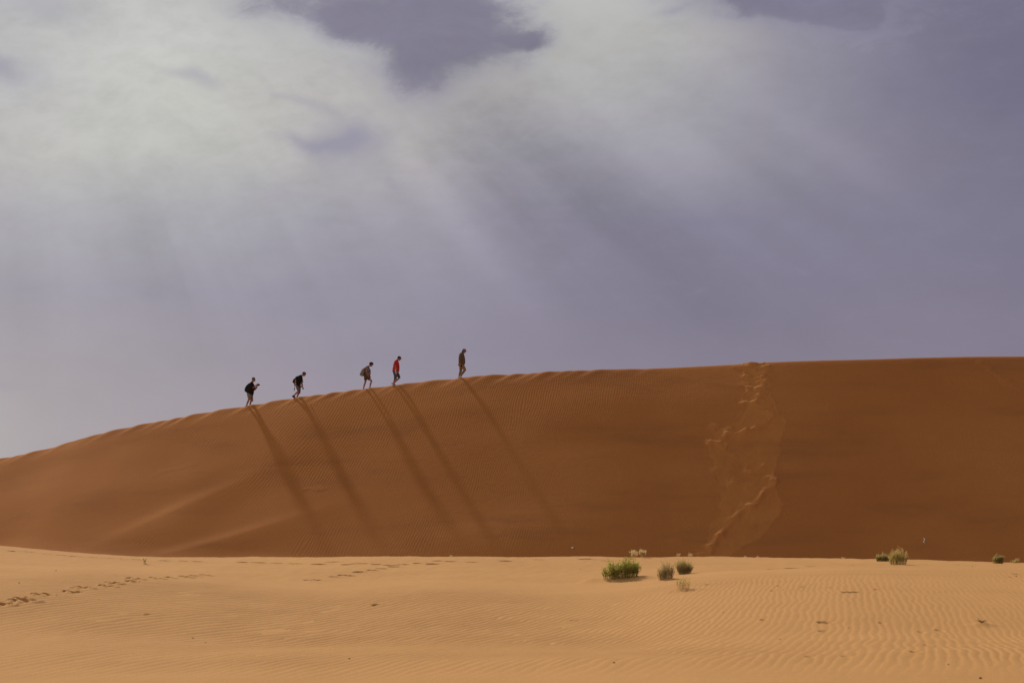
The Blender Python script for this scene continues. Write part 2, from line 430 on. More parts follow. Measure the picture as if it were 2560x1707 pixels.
def ground_full(x, y):
    z = ground_base(x, y)
    # small mounds the two big shrubs have gathered
    for (bx, by, rx, ry, h) in MOUNDS:
        z = z + h * np.exp(-((x - bx) / rx) ** 2 - ((y - by) / ry) ** 2)
    m = sstep(y, 21.8, 24.5 + 1.5 * sstep(x, -3, 3)) * (1 - sstep(y, 42, 49.5)) + 0.32 * sstep(y, 40, 48) * (1 - sstep(y, 78, 82))
    patch = np.clip(0.85 + 0.75 * pn(x * 0.22 + 2, y * 0.07, 31) + 0.35 * pn(x * 0.9, y * 0.25, 32), 0.12, 1.35)
    side = 2.7 - 1.7 * sstep(x, -2, 4)
    z = z + 0.0031 * m * patch * side * prof(ripple_phase_ground(x, y)) * sstep(y, 18, 22)
    z = z + (0.0035 + 0.006 * sstep(y, 58, 64)) * pn(x * 3.1, y * 1.1, 33) * sstep(y, 15, 20) * (1 - sstep(y, 90, 95))
    z = z + 0.0009 * pn(x * 17, y * 6.0, 34) * sstep(y, 15, 20) * (1 - sstep(y, 60, 70))
    for (cx, cy, r, amp) in PRW:
        ry = max(0.16, r * 1.05)
        m = (np.abs(x - cx) < 3.5 * r) & (np.abs(y - cy) < 3.5 * ry)
        if not m.any(): continue
        X = x[m] - cx; Yy = y[m] - cy
        d = ((X / r) ** 2 + (Yy / ry) ** 2) * (1 + 0.16 * pn(X * 9 + cx * 3, Yy * 9 + cy, 40))
        zz = -0.115 * amp * np.exp(-d * d * 1.2) + 0.016 * amp * np.exp(-(np.sqrt(np.abs(d)) - 1.25) ** 2 / 0.06)
        z[m] += zz * min(1.0, r / 0.12)
    return z

def grid_mesh(name, X, Y, Z, mat):
    nr, nc = X.shape
    co = np.empty((nr * nc, 3), np.float32)
    co[:, 0] = X.ravel(); co[:, 1] = Y.ravel(); co[:, 2] = Z.ravel()
    idx = np.arange(nr * nc, dtype=np.int32).reshape(nr, nc)
    f = np.stack([idx[:-1, :-1], idx[:-1, 1:], idx[1:, 1:], idx[1:, :-1]], -1).reshape(-1, 4)
    me = bpy.data.meshes.new(name)
    me.vertices.add(len(co)); me.vertices.foreach_set('co', co.ravel())
    me.loops.add(f.size); me.loops.foreach_set('vertex_index', f.ravel())
    me.polygons.add(len(f)); me.polygons.foreach_set('loop_start', np.arange(0, f.size, 4, dtype=np.int32))
    me.update(calc_edges=True)
    me.polygons.foreach_set('use_smooth', np.ones(len(f), bool))
    me.materials.append(mat)
    o = bpy.data.objects.new(name, me)
    COL.objects.link(o)
    return o

def geo(a, b, r, n):
    s = [a]
    st = (b - a) * (1 - r) / (1 - r ** n)
    for i in range(n):
        s.append(s[-1] + st); st *= r
    return s

# shrub places are needed by the mounds
PL = {k: ghit(*v) for k, v in dict(green=(1552, 1454), straw=(1665, 1451), olive=(1711, 1434), dry=(1706, 1478), sapling=(362, 1411),
      far_dark=(2207, 1403), far_gold=(2246, 1411), right_green=(2495, 1408), right_dry=(2540, 1407), stick=(2455, 1563)).items()}
gx, gy = PL['green']
MOUNDS = [(gx + 0.04, gy + 0.25, 0.46, 0.50, 0.115), (gx - 0.55, gy + 0.4, 0.24, 0.4, 0.075), (gx + 0.46, gy - 0.25, 0.18, 0.4, 0.055),
          (PL['straw'][0], PL['straw'][1] + .1, 0.22, 0.35, 0.045), (PL['dry'][0] - 0.05, PL['dry'][1] + .1, 0.26, 0.3, 0.055),
          (PL['sapling'][0], PL['sapling'][1], 0.15, 0.25, 0.04), (PL['stick'][0], PL['stick'][1], 0.13, 0.2, 0.04)]

def scale_y(y):
    return np.where(y > 22, y, 22.0 + 0 * y)
us = np.linspace(-0.225, 0.225, 1000)
outer = np.array(geo(0.225, 40.0, 1.25, 42)[1:])
us = np.concatenate([-outer[::-1], us, outer])
ys = [21.0]
while ys[-1] < 86:
    y = ys[-1]
    st = 0.05 if y < 40 else (0.035 if y < 52 else (0.08 if y < 66 else (0.04 if y < 81 else 0.12)))
    ys.append(y + st)
ys = geo(21.0, -2500.0, 1.4, 26)[::-1][:-1] + ys + geo(ys[-1], 6000.0, 1.35, 34)[1:]
ys = np.array(ys)
Yg, Ug = np.meshgrid(ys, us, indexing='ij')
Xg = Ug * scale_y(Yg)
far = np.abs(Yg) > 300
Xg = np.where(far, Xg * 1.0, Xg)
ground = grid_mesh('ground', Xg, Yg, ground_full(Xg, Yg), M_SAND)
ground['kind'] = 'structure'
del Xg, Yg, Ug

# ------------------------------------------------------------------ terrain: the big dune
RY = 150.0
RX = [-1500, -700, -200, 0, 109, 218, 294, 370, 457, 544, 620, 740, 914, 980, 1154, 1306, 1415, 1633, 1850, 1916, 2177, 2394, 2560, 3000, 4200, 6500]
RV = [1392, 1295, 1190, 1146, 1124, 1092, 1074, 1058, 1042, 1026, 1014.5, 994, 972, 963.5, 944, 933, 927.5, 921, 910, 906, 898, 892, 890.5, 890, 915, 1100]
RE = el_of_v(RV)
_rs = random.Random(11)
DENTS = []
_x = -32.0
for gap in range(200):
    _x += _rs.choice((_rs.uniform(0.7, 1.2), _rs.uniform(1.2, 2.1)))
    if _x > 8: break
    DENTS.append((_x, _rs.uniform(0.30, 0.50), _rs.uniform(0.45, 1.15)))
def ridge_z(x):
    return CAMZ + RY * spl(1280 + F * x / RY, RX, RE) + 0.035 * (1 - sstep(x, 5, 9))
TB = (math.tan(R(24.0)), math.tan(R(27.5)), math.tan(R(29.6)), math.tan(R(32.4)))
def dune_base(x, y):
    x = np.asarray(x, float); y = np.asarray(y, float)
    d = RY - y
    zr = ridge_z(x)
    tb = spl(x, [-80, -29, -15, -2, 10, 29, 100], [0.36, 0.448, 0.525, 0.562, 0.590, 0.617, 0.617])
    # long soft swells across the face
    dd = np.maximum(d, 0)
    drop = tb * (np.sqrt(dd * dd + 0.03) - 0.17)
    sw = 0.16 * pn(x * 0.055 + 0.2 * dd * 0.055, dd * 0.10 + 4, 51) + 0.05 * pn(x * 0.16 + 1.5, dd * 0.22, 52)
    z = zr - drop + sw * sstep(dd, 0.3, 4)
    # spurs that reach down to the foot on the left
    def spur(cx, cd, gx_, gd_, sg, ln):
        t = (x - cx) * gx_ + (dd - cd) * gd_
        return np.exp(-(t / np.where(t > 0, sg * 2.6, sg)) ** 2) * np.exp(-((x - cx) / ln) ** 2)
    s1 = spur(-17.5, 11.0, 0.60, 0.80, 0.75, 3.8)
    s2 = spur(-15.3, 14.6, 0.38, 0.92, 0.6, 4.2)
    s3 = spur(-2.0, 16.0, 0.40, 0.90, 1.1, 3.5)
    z = z + 0.085 * s1 + 0.080 * s2 + 0.03 * s3
    lee = zr - 0.20 * (-d) - 0.0 * x
    z = np.where(d >= 0, z, lee)
    kk = spl(x, [-80, -25, -8, 5, 60], [2.4, 1.9, 1.0, 0.5, 0.5])
    return smax(z, -1.75 + 0 * x, kk)

def chaikin(p):
    for _ in range(2):
        q = [p[0]]
        for a, b in zip(p[:-1], p[1:]):
            q += [(a[0] * .75 + b[0] * .25, a[1] * .75 + b[1] * .25), (a[0] * .25 + b[0] * .75, a[1] * .25 + b[1] * .75)]
        p = q + [p[-1]]
    return p
def dhit(px, py):
    return hit(dune_base, px, py, 118, 150.3, 1600)
# the churned track where people came down: its left and right edge by row (photo px)
TRK = [(905, 1853, 1920), (935, 1858, 1918), (965, 1866, 1924), (1000, 1862, 1932), (1030, 1858, 1946), (1050, 1850, 1962), (1068, 1800, 1964),
       (1085, 1785, 1955), (1115, 1768, 1950), (1150, 1772, 1942), (1180, 1785, 1925), (1210, 1800, 1935), (1245, 1800, 1950),
       (1280, 1790, 1950), (1305, 1780, 1942), (1335, 1768, 1905), (1360, 1752, 1862), (1385, 1748, 1830), (1410, 1745, 1810)]
TL = [dhit(a[1], max(a[0], 908)) for a in TRK]; TR_ = [dhit(a[2], max(a[0], 906)) for a in TRK]
TLd = [RY - p[1] for p in TL]; TRd = [RY - p[1] for p in TR_]
TLx = [p[0] for p in TL]; TRx = [p[0] for p in TR_]
TLd[0] = TRd[0] = -0.6
# small scarps (lit ledges) given as rows of photo points
SC = [([(1852, 920), (1865, 922), (1880, 914), (1890, 910)], 1.0), ([(1888, 928), (1905, 926), (1915, 925)], 1.2), ([(1893, 936), (1912, 934)], 1.0),
      ([(1870, 946), (1890, 948), (1905, 943)], .7), ([(1895, 958), (1915, 956)], 1.0), ([(1870, 968), (1890, 972), (1912, 966)], .5), ([(1898, 978), (1912, 976)], .8), ([(1897, 991), (1914, 988)], 1.0),
      ([(1858, 1011), (1875, 1006), (1888, 1007)], .7), ([(1905, 1018), (1922, 1016), (1934, 1012)], .6), ([(1925, 1035), (1945, 1033)], .6),
      ([(1935, 1040), (1925, 1052), (1912, 1062), (1895, 1070), (1880, 1078), (1870, 1081)], 1.0),
      ([(1865, 1080), (1858, 1085), (1845, 1087), (1828, 1087)], 1.2), ([(1828, 1070), (1830, 1060), (1855, 1063), (1860, 1045), (1864, 1035)], .4),
      ([(1786, 1075), (1790, 1067), (1800, 1072), (1815, 1074)], .5), ([(1775, 1115), (1783, 1109), (1797, 1110), (1806, 1100), (1818, 1090)], 1.1),
      ([(1800, 1115), (1812, 1124), (1820, 1112)], .6), ([(1825, 1134), (1835, 1139)], .6), ([(1848, 1170), (1862, 1174), (1872, 1160)], .5),
      ([(1870, 1183), (1885, 1190), (1895, 1189)], .5), ([(1910, 1200), (1925, 1190), (1935, 1205)], .35),
      ([(1940, 1210), (1930, 1222), (1918, 1229), (1905, 1236), (1898, 1254), (1888, 1266), (1876, 1268)], .9),
      ([(1872, 1271), (1855, 1280), (1848, 1286), (1840, 1301), (1830, 1304)], 1.0), ([(1828, 1306), (1820, 1318), (1810, 1328), (1806, 1342), (1797, 1345)], 1.1),
      ([(1795, 1346), (1785, 1360), (1780, 1368), (1770, 1369)], 1.0), ([(1775, 1376), (1778, 1386), (1765, 1390), (1750, 1391)], 1.2),
      ([(1748, 1375), (1756, 1366), (1768, 1366)], .5), ([(1865, 1345), (1862, 1360), (1850, 1370)], .3), ([(1950, 1250), (1948, 1285), (1940, 1305), (1915, 1307)], .25),
      # faint animal tracks and scuffs elsewhere on the face
      ([(385, 1190), (415, 1176), (450, 1172), (480, 1165)], .07), ([(755, 1227), (762, 1225)], .15), ([(795, 1226), (805, 1225)], .12), ([(1685, 1353), (1705, 1354)], .5),
      ([(2455, 912), (2475, 925)], .3), ([(2475, 926), (2500, 942)], .3), ([(2505, 950), (2520, 953)], .4), ([(2515, 960), (2535, 962)], .4), ([(2530, 968), (2545, 972)], .35)]
SCW = []
for pts, amp in SC:
    wp = [dhit(*p) for p in chaikin(pts)]
    SCW.append((np.array(wp), amp))

TURNED = [None]
def dune_full(x, y):
    z = dune_base(x, y)
    d = RY - y
    face = (d > -1.5) & (d < 24)
    # footprints worn along the crest
    near = (d > -1.2) & (d < 3.0) & (x > -33) & (x < 9)
    X = x[near]; Dn = d[near]
    add_ = np.zeros_like(X)
    for (cx, wd, a) in DENTS:
        fade = float(1 - sstep(np.array(cx), 1.0, 8.5) * 0.82)
        t = (X - cx + 0.85 * np.clip(Dn, 0, 9)) / wd
        prof_ = np.where(t < 0, np.exp(-(t / 1.5) ** 2), np.exp(-(t / 0.62) ** 2))
        add_ -= 0.062 * a * fade * prof_ * np.exp(-(np.clip(Dn - 0.1, 0, 9) / 0.75) ** 2) * np.exp(-(np.clip(-Dn, 0, 9) / 0.5) ** 2)
        add_ += 0.015 * a * fade * np.exp(-((t - 1.6) / 0.7) ** 2) * np.exp(-((Dn - 0.3) / 0.4) ** 2)
    z[near] += add_
    X = x[face]; Df = d[face]
    add_ = np.zeros_like(X)
    # wind ripples: leaning right at the left end, upright in the middle, fading on the slip face
    lean = 0.34 - 0.19 * sstep(X, -30, 2)
    u = X + lean * Df + 0.22 * pn(X * 0.28, Df * 0.16, 61) + 0.085 * pn(X * 0.9, Df * 0.42, 62) + 0.016 * pn(X * 3.5, Df * 1.8, 64)
    lam = 0.165 - 0.040 * sstep(X, -22, 0)
    ph = 2 * math.pi * u / lam
    rs = random.Random(9)
    for i in range(60):
        xi = rs.uniform(-29, 12); di = rs.uniform(0.5, 19); sg = rs.choice((-1, 1))
        ph = ph + sg * np.arctan2((Df - di) * 0.4, X + lean * (Df - di) - xi)
    band = np.clip(0.55 + 0.9 * pn(X * 0.09 + 3, Df * 0.20 + 1, 63) + 0.5 * pn(X * 0.35, Df * 0.5, 65), 0.0, 1.15)
    upper = 1 - sstep(Df, 4.0, 9.0)
    mask = np.maximum(band * 0.8, upper * 0.85) * (1 - sstep(X, 1.0, 15.0) * 0.93) * sstep(Df, 0.05, 0.7)
    mask = mask * (1 - 0.6 * sstep(Df, 16, 20))
    # churned track
    lx = np.interp(Df, TLd, TLx); rx = np.interp(Df, TRd, TRx)
    wob = 0.30 * pn(Df * 0.7, X * 0.6 + 2.2, 71) + 0.14 * pn(Df * 2.6, X * 1.5 + 1.2, 72)
    e = np.minimum(X - lx - wob, rx - X + 0.8 * wob)
    ins = sstep(e, -0.04, 0.10) * (Df > -0.6)
    mask = mask * (1 - ins)
    add_ += 0.0040 * mask * prof(ph)
    tk = (e > -0.7) & (Df < 22)
    xt = X[tk]; dt = Df[tk]; it = ins[tk]; et = e[tk]
    ch = 0.040 * fbm(xt * 1.0 + 0.4 * dt, dt * 0.9, 73, 4) + 0.006 * pn(xt * 5, dt * 6, 74)
    ch += 0.10 * np.maximum(0, pn(xt * 1.3 + 0.5 * dt, dt * 2.4, 75)) * (1 - sstep(dt, 4.0, 7.0))
    add_[tk] += it * ch - 0.03 * it + 0.007 * np.exp(-((et + 0.03) / 0.09) ** 2) + 0.018 * it
    for wp, amp in SCW:
        x0, x1 = wp[:, 0].min() - .8, wp[:, 0].max() + .8
        d0, d1 = RY - wp[:, 1].max() - .8, RY - wp[:, 1].min() + .8
        m = (X > x0) & (X < x1) & (Df > d0) & (Df < d1)
        if not m.any(): continue
        xs_, ds_ = X[m], Df[m]
        best = np.full_like(xs_, 9.0); sgn = np.zeros_like(xs_)
        for a, b in zip(wp[:-1], wp[1:]):
            ax, ad = a[0], RY - a[1]; bx, bd_ = b[0], RY - b[1]
            vx, vd = bx - ax, bd_ - ad; ll = vx * vx + vd * vd + 1e-9
            t = np.clip(((xs_ - ax) * vx + (ds_ - ad) * vd) / ll, 0, 1)
            ex = xs_ - ax - t * vx; ed = (ds_ - ad - t * vd)
            dist = np.sqrt(ex * ex + ed * ed * 0.8)
            upd = dist < best
            best = np.where(upd, dist, best); sgn = np.where(upd, ed, sgn)
        r = np.where(sgn < 0, 0.26, 0.11) * (1 + 0.6 * pn(xs_ * 1.6, ds_ * 1.6, 77))
        add_[m] += amp * 0.105 * np.exp(-(best / np.clip(r, .05, 1)) ** 2) * (0.85 + 0.5 * pn(xs_ * 1.5, ds_ * 1.5, 78))
    # grain-flow texture of the slip face: faint, wider than tall
    slip = sstep(X, -12, 12)
    add_ += (0.0012 + 0.0012 * slip) * pn(X * 2.2 + Df * .3, Df * 4.2, 66) + 0.0011 * pn(X * 6, Df * 9, 67) + 0.010 * pn(X * 0.3, Df * 0.35, 68)
    # foot of the face: scattered tracks
    low = sstep(Df, 14, 19) * (1 - sstep(X, 4, 12))
    add_ += low * 0.006 * np.maximum(0, pn(X * 3.2, Df * 3.6, 69) - 0.25)
    z[face] += add_
    TURNED[0] = np.zeros_like(z); TURNED[0][face] = ins * np.clip(0.8 + 0.5 * pn(X * 0.8, Df * 0.8, 79), 0, 1)
    return z

xs = np.concatenate([-np.array(geo(30.5, 260, 1.2, 26))[::-1][:-1], np.arange(-30.5, 30.5, 0.0215), np.array(geo(30.5, 260, 1.2, 26))])
yd = list(np.arange(127.0, 148.6, 0.07)) + list(np.arange(148.6, 150.9, 0.045))
yd = [100.0, 106, 111, 115, 118, 120, 122, 123.5, 125, 126] + yd + geo(yd[-1], 240.0, 1.2, 26)[1:]
Yd, Xd = np.meshgrid(np.array(yd), xs, indexing='ij')
dune = grid_mesh('dune', Xd, Yd, dune_full(Xd, Yd), M_DUNE)
dune['kind'] = 'structure'
_a = dune.data.attributes.new('turned', 'FLOAT', 'POINT'); _a.data.foreach_set('value', TURNED[0].ravel().astype(np.float32))
del Xd, Yd

def gz(x, y): return float(ground_full(np.array([[x]]), np.array([[y]]))[0, 0])
def dz(x, y): return float(dune_full(np.array([[x]]), np.array([[y]]))[0, 0])

# ------------------------------------------------------------------ mesh helpers
def link(name, bm, mat, parent=None, smooth=True):
    me = bpy.data.meshes.new(name)
    bmesh.ops.recalc_face_normals(bm, faces=bm.faces)
    bm.to_mesh(me); bm.free()
    if smooth:
        me.polygons.foreach_set('use_smooth', [True] * len(me.polygons))
    for m in (mat if isinstance(mat, (list, tuple)) else [mat]): me.materials.append(m)
    o = bpy.data.objects.new(name, me)
    COL.objects.link(o)
    o.parent = parent
    return o
def thing(name, label, cat, loc, rz=0, group=None):
    o = bpy.data.objects.new(name, None)
    COL.objects.link(o)
    o.location = loc; o.rotation_euler = (0, 0, rz)
    o.empty_display_size = 0.2
    o['label'] = label; o['category'] = cat
    if group: o['group'] = group
    return o
def ringpts(c, a, b, n, sq=1.0):
    out = []
    for i in range(n):
        t = 2 * math.pi * i / n
        ct, st = math.cos(t), math.sin(t)
        ct = math.copysign(abs(ct) ** sq, ct); st = math.copysign(abs(st) ** sq, st)
        out.append(c + a * ct + b * st)
    return out
def skin_rings(bm, rings, cap=True):
    vs = [[bm.verts.new(p) for p in r] for r in rings]
    n = len(rings[0])
    for r0, r1 in zip(vs[:-1], vs[1:]):
        for i in range(n):
            bm.faces.new((r0[i], r0[(i + 1) % n], r1[(i + 1) % n], r1[i]))
    if cap:
        bm.faces.new(vs[0][::-1]); bm.faces.new(vs[-1])
def tube(bm, pts, rad, n=10, flat=1.0, rnd=True):
    pts = [Vector(p) for p in pts]
    rings = []
    for i, p in enumerate(pts):
        d = (pts[min(i + 1, len(pts) - 1)] - pts[max(i - 1, 0)]).normalized()
        up = Vector((0, 1, 0)) if abs(d.y) < 0.9 else Vector((1, 0, 0))
        a = up.cross(d).normalized(); b = d.cross(a).normalized()
        r = rad[i]
        if rnd and i == 0: rings.append(ringpts(p - d * r * 0.6, a * r * 0.45, b * r * 0.45 * flat, n))
        rings.append(ringpts(p, a * r, b * r * flat, n))
        if rnd and i == len(pts) - 1: rings.append(ringpts(p + d * r * 0.6, a * r * 0.45, b * r * 0.45 * flat, n))
    skin_rings(bm, rings)
def ell(bm, c, r, rot=0.0, seg=14):
    m = Matrix.Translation(c) @ Matrix.Rotation(rot, 4, 'Y') @ Matrix.Diagonal((*r, 1))
    bmesh.ops.create_uvsphere(bm, u_segments=seg, v_segments=seg // 2 + 2, radius=1, matrix=m)
def loft(bm, rows, n=18, sq=0.85):
    """rows: (back point, front point, half width) seen from the side"""
    rings = []
    for (b, f, hw, *yy) in rows:
        y = yy[0] if yy else 0.0
        c = Vector(((b[0] + f[0]) / 2, y, (b[1] + f[1]) / 2)); a = Vector(((f[0] - b[0]) / 2, 0, (f[1] - b[1]) / 2))
        rings.append(ringpts(c, a, Vector((0, hw, 0)), n, sq))
    skin_rings(bm, rings)
def fuse(name, bm, mat, parent, voxel=0.009, it=4, disp=0.0):
    """one continuous surface out of overlapping shapes"""
    o = link(name, bm, mat, None)
    r = o.modifiers.new('r', 'REMESH'); r.mode = 'VOXEL'; r.voxel_size = voxel; r.use_smooth_shade = True
    s = o.modifiers.new('s', 'SMOOTH'); s.iterations = it; s.factor = 0.5
    dg = bpy.context.evaluated_depsgraph_get(); dg.update()
    me = bpy.data.meshes.new_from_object(o.evaluated_get(dg))
    me.name = name
    old = o.data
    o.modifiers.clear(); o.data = me
    bpy.data.meshes.remove(old)
    me.polygons.foreach_set('use_smooth', [True] * len(me.polygons))
    if not me.materials: me.materials.append(mat)
    o.parent = parent
    return o

# ------------------------------------------------------------------ people
M_SKIN = cloth('skin', (0.34, 0.15, 0.085), 0.10, 9.0, rough=0.6)
M_BLACK = cloth('black_cloth', (0.016, 0.015, 0.015), 0.2)
M_BLACK2 = cloth('black_nylon', (0.012, 0.012, 0.014), 0.2, rough=0.6)
M_HAIR = cloth('dark_hair', (0.05, 0.034, 0.022), 0.3, 60)
M_HAIR2 = cloth('greying_hair', (0.10, 0.085, 0.065), 0.3, 60)
M_KHAKI = cloth('khaki_check', (0.24, 0.19, 0.13), 0.35, 30)
M_KHAKI2 = cloth('khaki_drill', (0.25, 0.165, 0.085), 0.2, 12)
M_OLIVE = cloth('olive_cloth', (0.10, 0.072, 0.03), 0.25)
M_JACKET = cloth('brown_olive_jacket', (0.14, 0.095, 0.05), 0.25)
M_GREY = cloth('grey_denim', (0.13, 0.125, 0.145), 0.2)
M_NAVY = cloth('blue_grey_denim', (0.085, 0.09, 0.12), 0.25)
M_RED = cloth('red_cotton', (0.50, 0.035, 0.030), 0.15)
M_CAMO = cloth('mottled_cloth', (0.10, 0.09, 0.07), 0.55, 22, (0.32, 0.29, 0.23))
M_PACK = cloth('grey_brown_canvas', (0.24, 0.195, 0.155), 0.15)
M_PALE = cloth('pale_leather', (0.55, 0.50, 0.43), 0.12)
M_SHOE = cloth('brown_suede', (0.07, 0.05, 0.042), 0.2)
M_CREAM = cloth('cream_webbing', (0.55, 0.45, 0.32), 0.1)
M_CAP = cloth('brown_cap_cloth', (0.25, 0.175, 0.135), 0.15)
M_GLASS, _kg, _bg = new_mat('dark_lens'); _bg.inputs['Base Color'].default_value = (0.01, 0.01, 0.012, 1); _bg.inputs['Roughness'].default_value = 0.15

class Fig:
    """side-view pixel coordinates of one figure's enlargement -> metres in its own frame (x forward, y to its left, z up)"""
    def __init__(s, x0, y0, zs, ox, oy, label, lift=0.0):
        s.k = zs * F / RY / 1.0; s.ox, s.oy = ox, oy
        px, py = x0 + ox / zs, y0 + oy / zs
        s.Y = RY + 0.12
        r = ray(px, py)
        s.loc = Vector((r.x * s.Y, s.Y, CAMZ + r.z * s.Y))
        s.root = thing('person', label, 'person', s.loc, 0, 'hikers walking up the crest of the dune')
        s.bm = bmesh.new()
    def p(s, x, y, lat=0.0): return Vector(((x - s.ox) / s.k, lat, (s.oy - y) / s.k))
    def q(s, x, y): return ((x - s.ox) / s.k, (s.oy - y) / s.k)
    def head(s, hx, hy, cx, cy, tilt=0.0):
        """skull centre and chin in pixels; tilt in radians, positive looks down"""
        h = s.p(hx, hy); ch = s.p(cx, cy); b = s.bm
        ell(b, h, (0.098, 0.076, 0.098), tilt)
        fwd = Vector((math.cos(tilt), 0, -math.sin(tilt))); up = Vector((math.sin(tilt), 0, math.cos(tilt)))
        ell(b, h + fwd * 0.028 - up * 0.055, (0.066, 0.062, 0.082), tilt)             # face
        ell(b, h + fwd * 0.055 - up * 0.112, (0.030, 0.032, 0.024), tilt)              # chin
        ell(b, h + fwd * 0.090 - up * 0.004, (0.014, 0.050, 0.013), tilt)              # brow
        tube(b, [h + fwd * 0.090 - up * 0.012, h + fwd * 0.114 - up * 0.050], [0.010, 0.014], 8)   # nose
        ell(b, h + fwd * 0.090 - up * 0.080, (0.011, 0.023, 0.010), tilt)              # lips
        for sd in (-1, 1):
            ell(b, h - fwd * 0.002 - up * 0.030 + Vector((0, sd * 0.078, 0)), (0.018, 0.011, 0.030), tilt)   # ear
            ell(b, h + fwd * 0.082 - up * 0.024 + Vector((0, sd * 0.032, 0)), (0.010, 0.014, 0.008), tilt)   # eyeball under its lid
        return h, fwd, up
    def hand(s, wrist, direction, side, grip=False):
        """palm, four unequal bent fingers and a thumb"""
        b = s.bm
        d = Vector(direction).normalized()
        lat = Vector((0, 1, 0)) if abs(d.y) < 0.8 else Vector((1, 0, 0))
        e = d.cross(lat).normalized()          # finger row runs along e (fore-aft), palm faces lat
        tube(b, [wrist, wrist + d * 0.045, wrist + d * 0.085], [0.026, 0.036, 0.037], 10, 0.55)
        curl = -side * lat
        for i, ln in enumerate((0.068, 0.078, 0.073, 0.058)):
            o = wrist + d * 0.085 + e * (-0.030 + 0.020 * i)
            bend = 1.0 if grip else 0.35
            p1 = o + (d + curl * 0.25 * bend).normalized() * ln * 0.45
            p2 = p1 + (d * (1 - 0.6 * bend) + curl * (0.5 + 0.5 * bend)).normalized() * ln * 0.32
            p3 = p2 + (d * (1 - 1.2 * bend) + curl).normalized() * ln * 0.25
            tube(b, [o, p1, p2, p3], [0.0095, 0.0090, 0.0085, 0.0075], 8)
        t0 = wrist + d * 0.03 - e * 0.030
        tube(b, [t0, t0 + (d * 0.7 - e * 0.7).normalized() * 0.036, t0 + (d * 0.9 - e * 0.45).normalized() * 0.066 + curl * 0.01], [0.013, 0.0115, 0.009], 8)
    def arm(s, sh, elb, wr, hd, side, r=(0.052, 0.045, 0.040, 0.042, 0.026), grip=False):
        mid = (sh + elb) / 2; fm = elb * 0.65 + wr * 0.35
        tube(s.bm, [sh, mid, elb, fm, wr], r, 12)
        s.hand(wr, hd, side, grip)
    def leg(s, hip, kn, an, toe, r=(0.095, 0.078, 0.056, 0.058, 0.036)):
        mid = hip * 0.5 + kn * 0.5; back = Vector((-0.015, 0, 0)); cf = kn * 0.68 + an * 0.32 + back
        tube(s.bm, [hip, mid, kn, cf, an], r, 14)
        tube(s.bm, [an + Vector((-0.01, 0, -0.01)), an + (toe - an) * 0.5 + Vector((0, 0, -0.01)), toe], [0.040, 0.036, 0.024], 10)
    def torso(s, pts, rad):
        tube(s.bm, pts, rad, 16, 1.35)
    def body(s):
        return fuse('body', s.bm, M_SKIN, s.root, 0.0085, 2)
    def shoe(s, heel, toe, mat, h=0.10, name='shoe'):
        b = bmesh.new(); heel = Vector(heel); toe = Vector(toe); d = (toe - heel); L_ = d.length; d.normalize()
        u = Vector((-d.z, 0, d.x)); u = u if u.z > 0 else -u
        rows = [(0.0, .55, .030), (0.06, 1.0, .040), (0.22, 1.05, .042), (0.40, .85, .042), (0.62, .62, .046), (0.82, .45, .044), (0.96, .30, .030), (1.0, .18, .016)]
        rings = []
        for t, hh, hw in rows:
            c = heel + d * L_ * t + u * h * hh * 0.5
            rings.append(ringpts(c, u * h * hh * 0.5, Vector((0, hw, 0)), 12, 0.8))
        skin_rings(b, rings)
        rings = []                                                # sole
        for t, hh, hw in rows:
            c = heel + d * (L_ * (t * 1.03 - 0.015)) - u * 0.008
            rings.append(ringpts(c, u * 0.013, Vector((0, hw + 0.005, 0)), 12, 0.6))
        skin_rings(b, rings)
        return link(name, b, mat, s.root)
    def part(s, name, rows=None, tubes=(), mat=None, voxel=0.010, it=2, ells=()):
        b = bmesh.new()
        if rows:
            loft(b, [(s.q(*r[0]), s.q(*r[1]), *r[2:]) for r in rows])
        for pts, rad, *fl in tubes:
            tube(b, pts, rad, 14, fl[0] if fl else 1.0, False)
        for c_, r_, ro in ells: ell(b, c_, r_, ro)
        return fuse(name, b, mat, s.root, voxel, it)

def hairshell(s, name, mat, h, fwd, up, tilt, lift=0.012, brow=0.02, back=0.02, tuft=0):
    b = bmesh.new()
    ell(b, h - fwd * 0.012 + up * 0.016, (0.098 + lift, 0.080 + lift, 0.090 + lift), tilt, 22)
    kill = [v for v in b.verts if ((v.co - h).dot(fwd) > 0.035 and (v.co - h).dot(up) < 0.030 + brow) or ((v.co - h).dot(up) < -0.055 - back)]
    bmesh.ops.delete(b, geom=kill, context='VERTS')
    rg = random.Random(3)
    for v in b.verts: v.co += Vector((rg.uniform(-1, 1), rg.uniform(-1, 1), rg.uniform(-1, 1))) * 0.004
    if tuft:
        for i in range(tuft):
            a = rg.uniform(0, 6.28); e_ = rg.uniform(0.1, 1.4)
            n = (fwd * math.cos(a) * math.cos(e_) + Vector((0, 1, 0)) * math.sin(a) * math.cos(e_) + up * math.sin(e_)).normalized()
            p0 = h + n * 0.092 + up * 0.012
            tube(b, [p0, p0 + n * 0.02 + fwd * 0.006, p0 + n * 0.032 + fwd * 0.016 - up * 0.004], [0.018, 0.013, 0.004], 6)
    g = bmesh.ops.solidify(b, geom=b.faces[:], thickness=0.012)
    return link(name, b, mat, s.root)

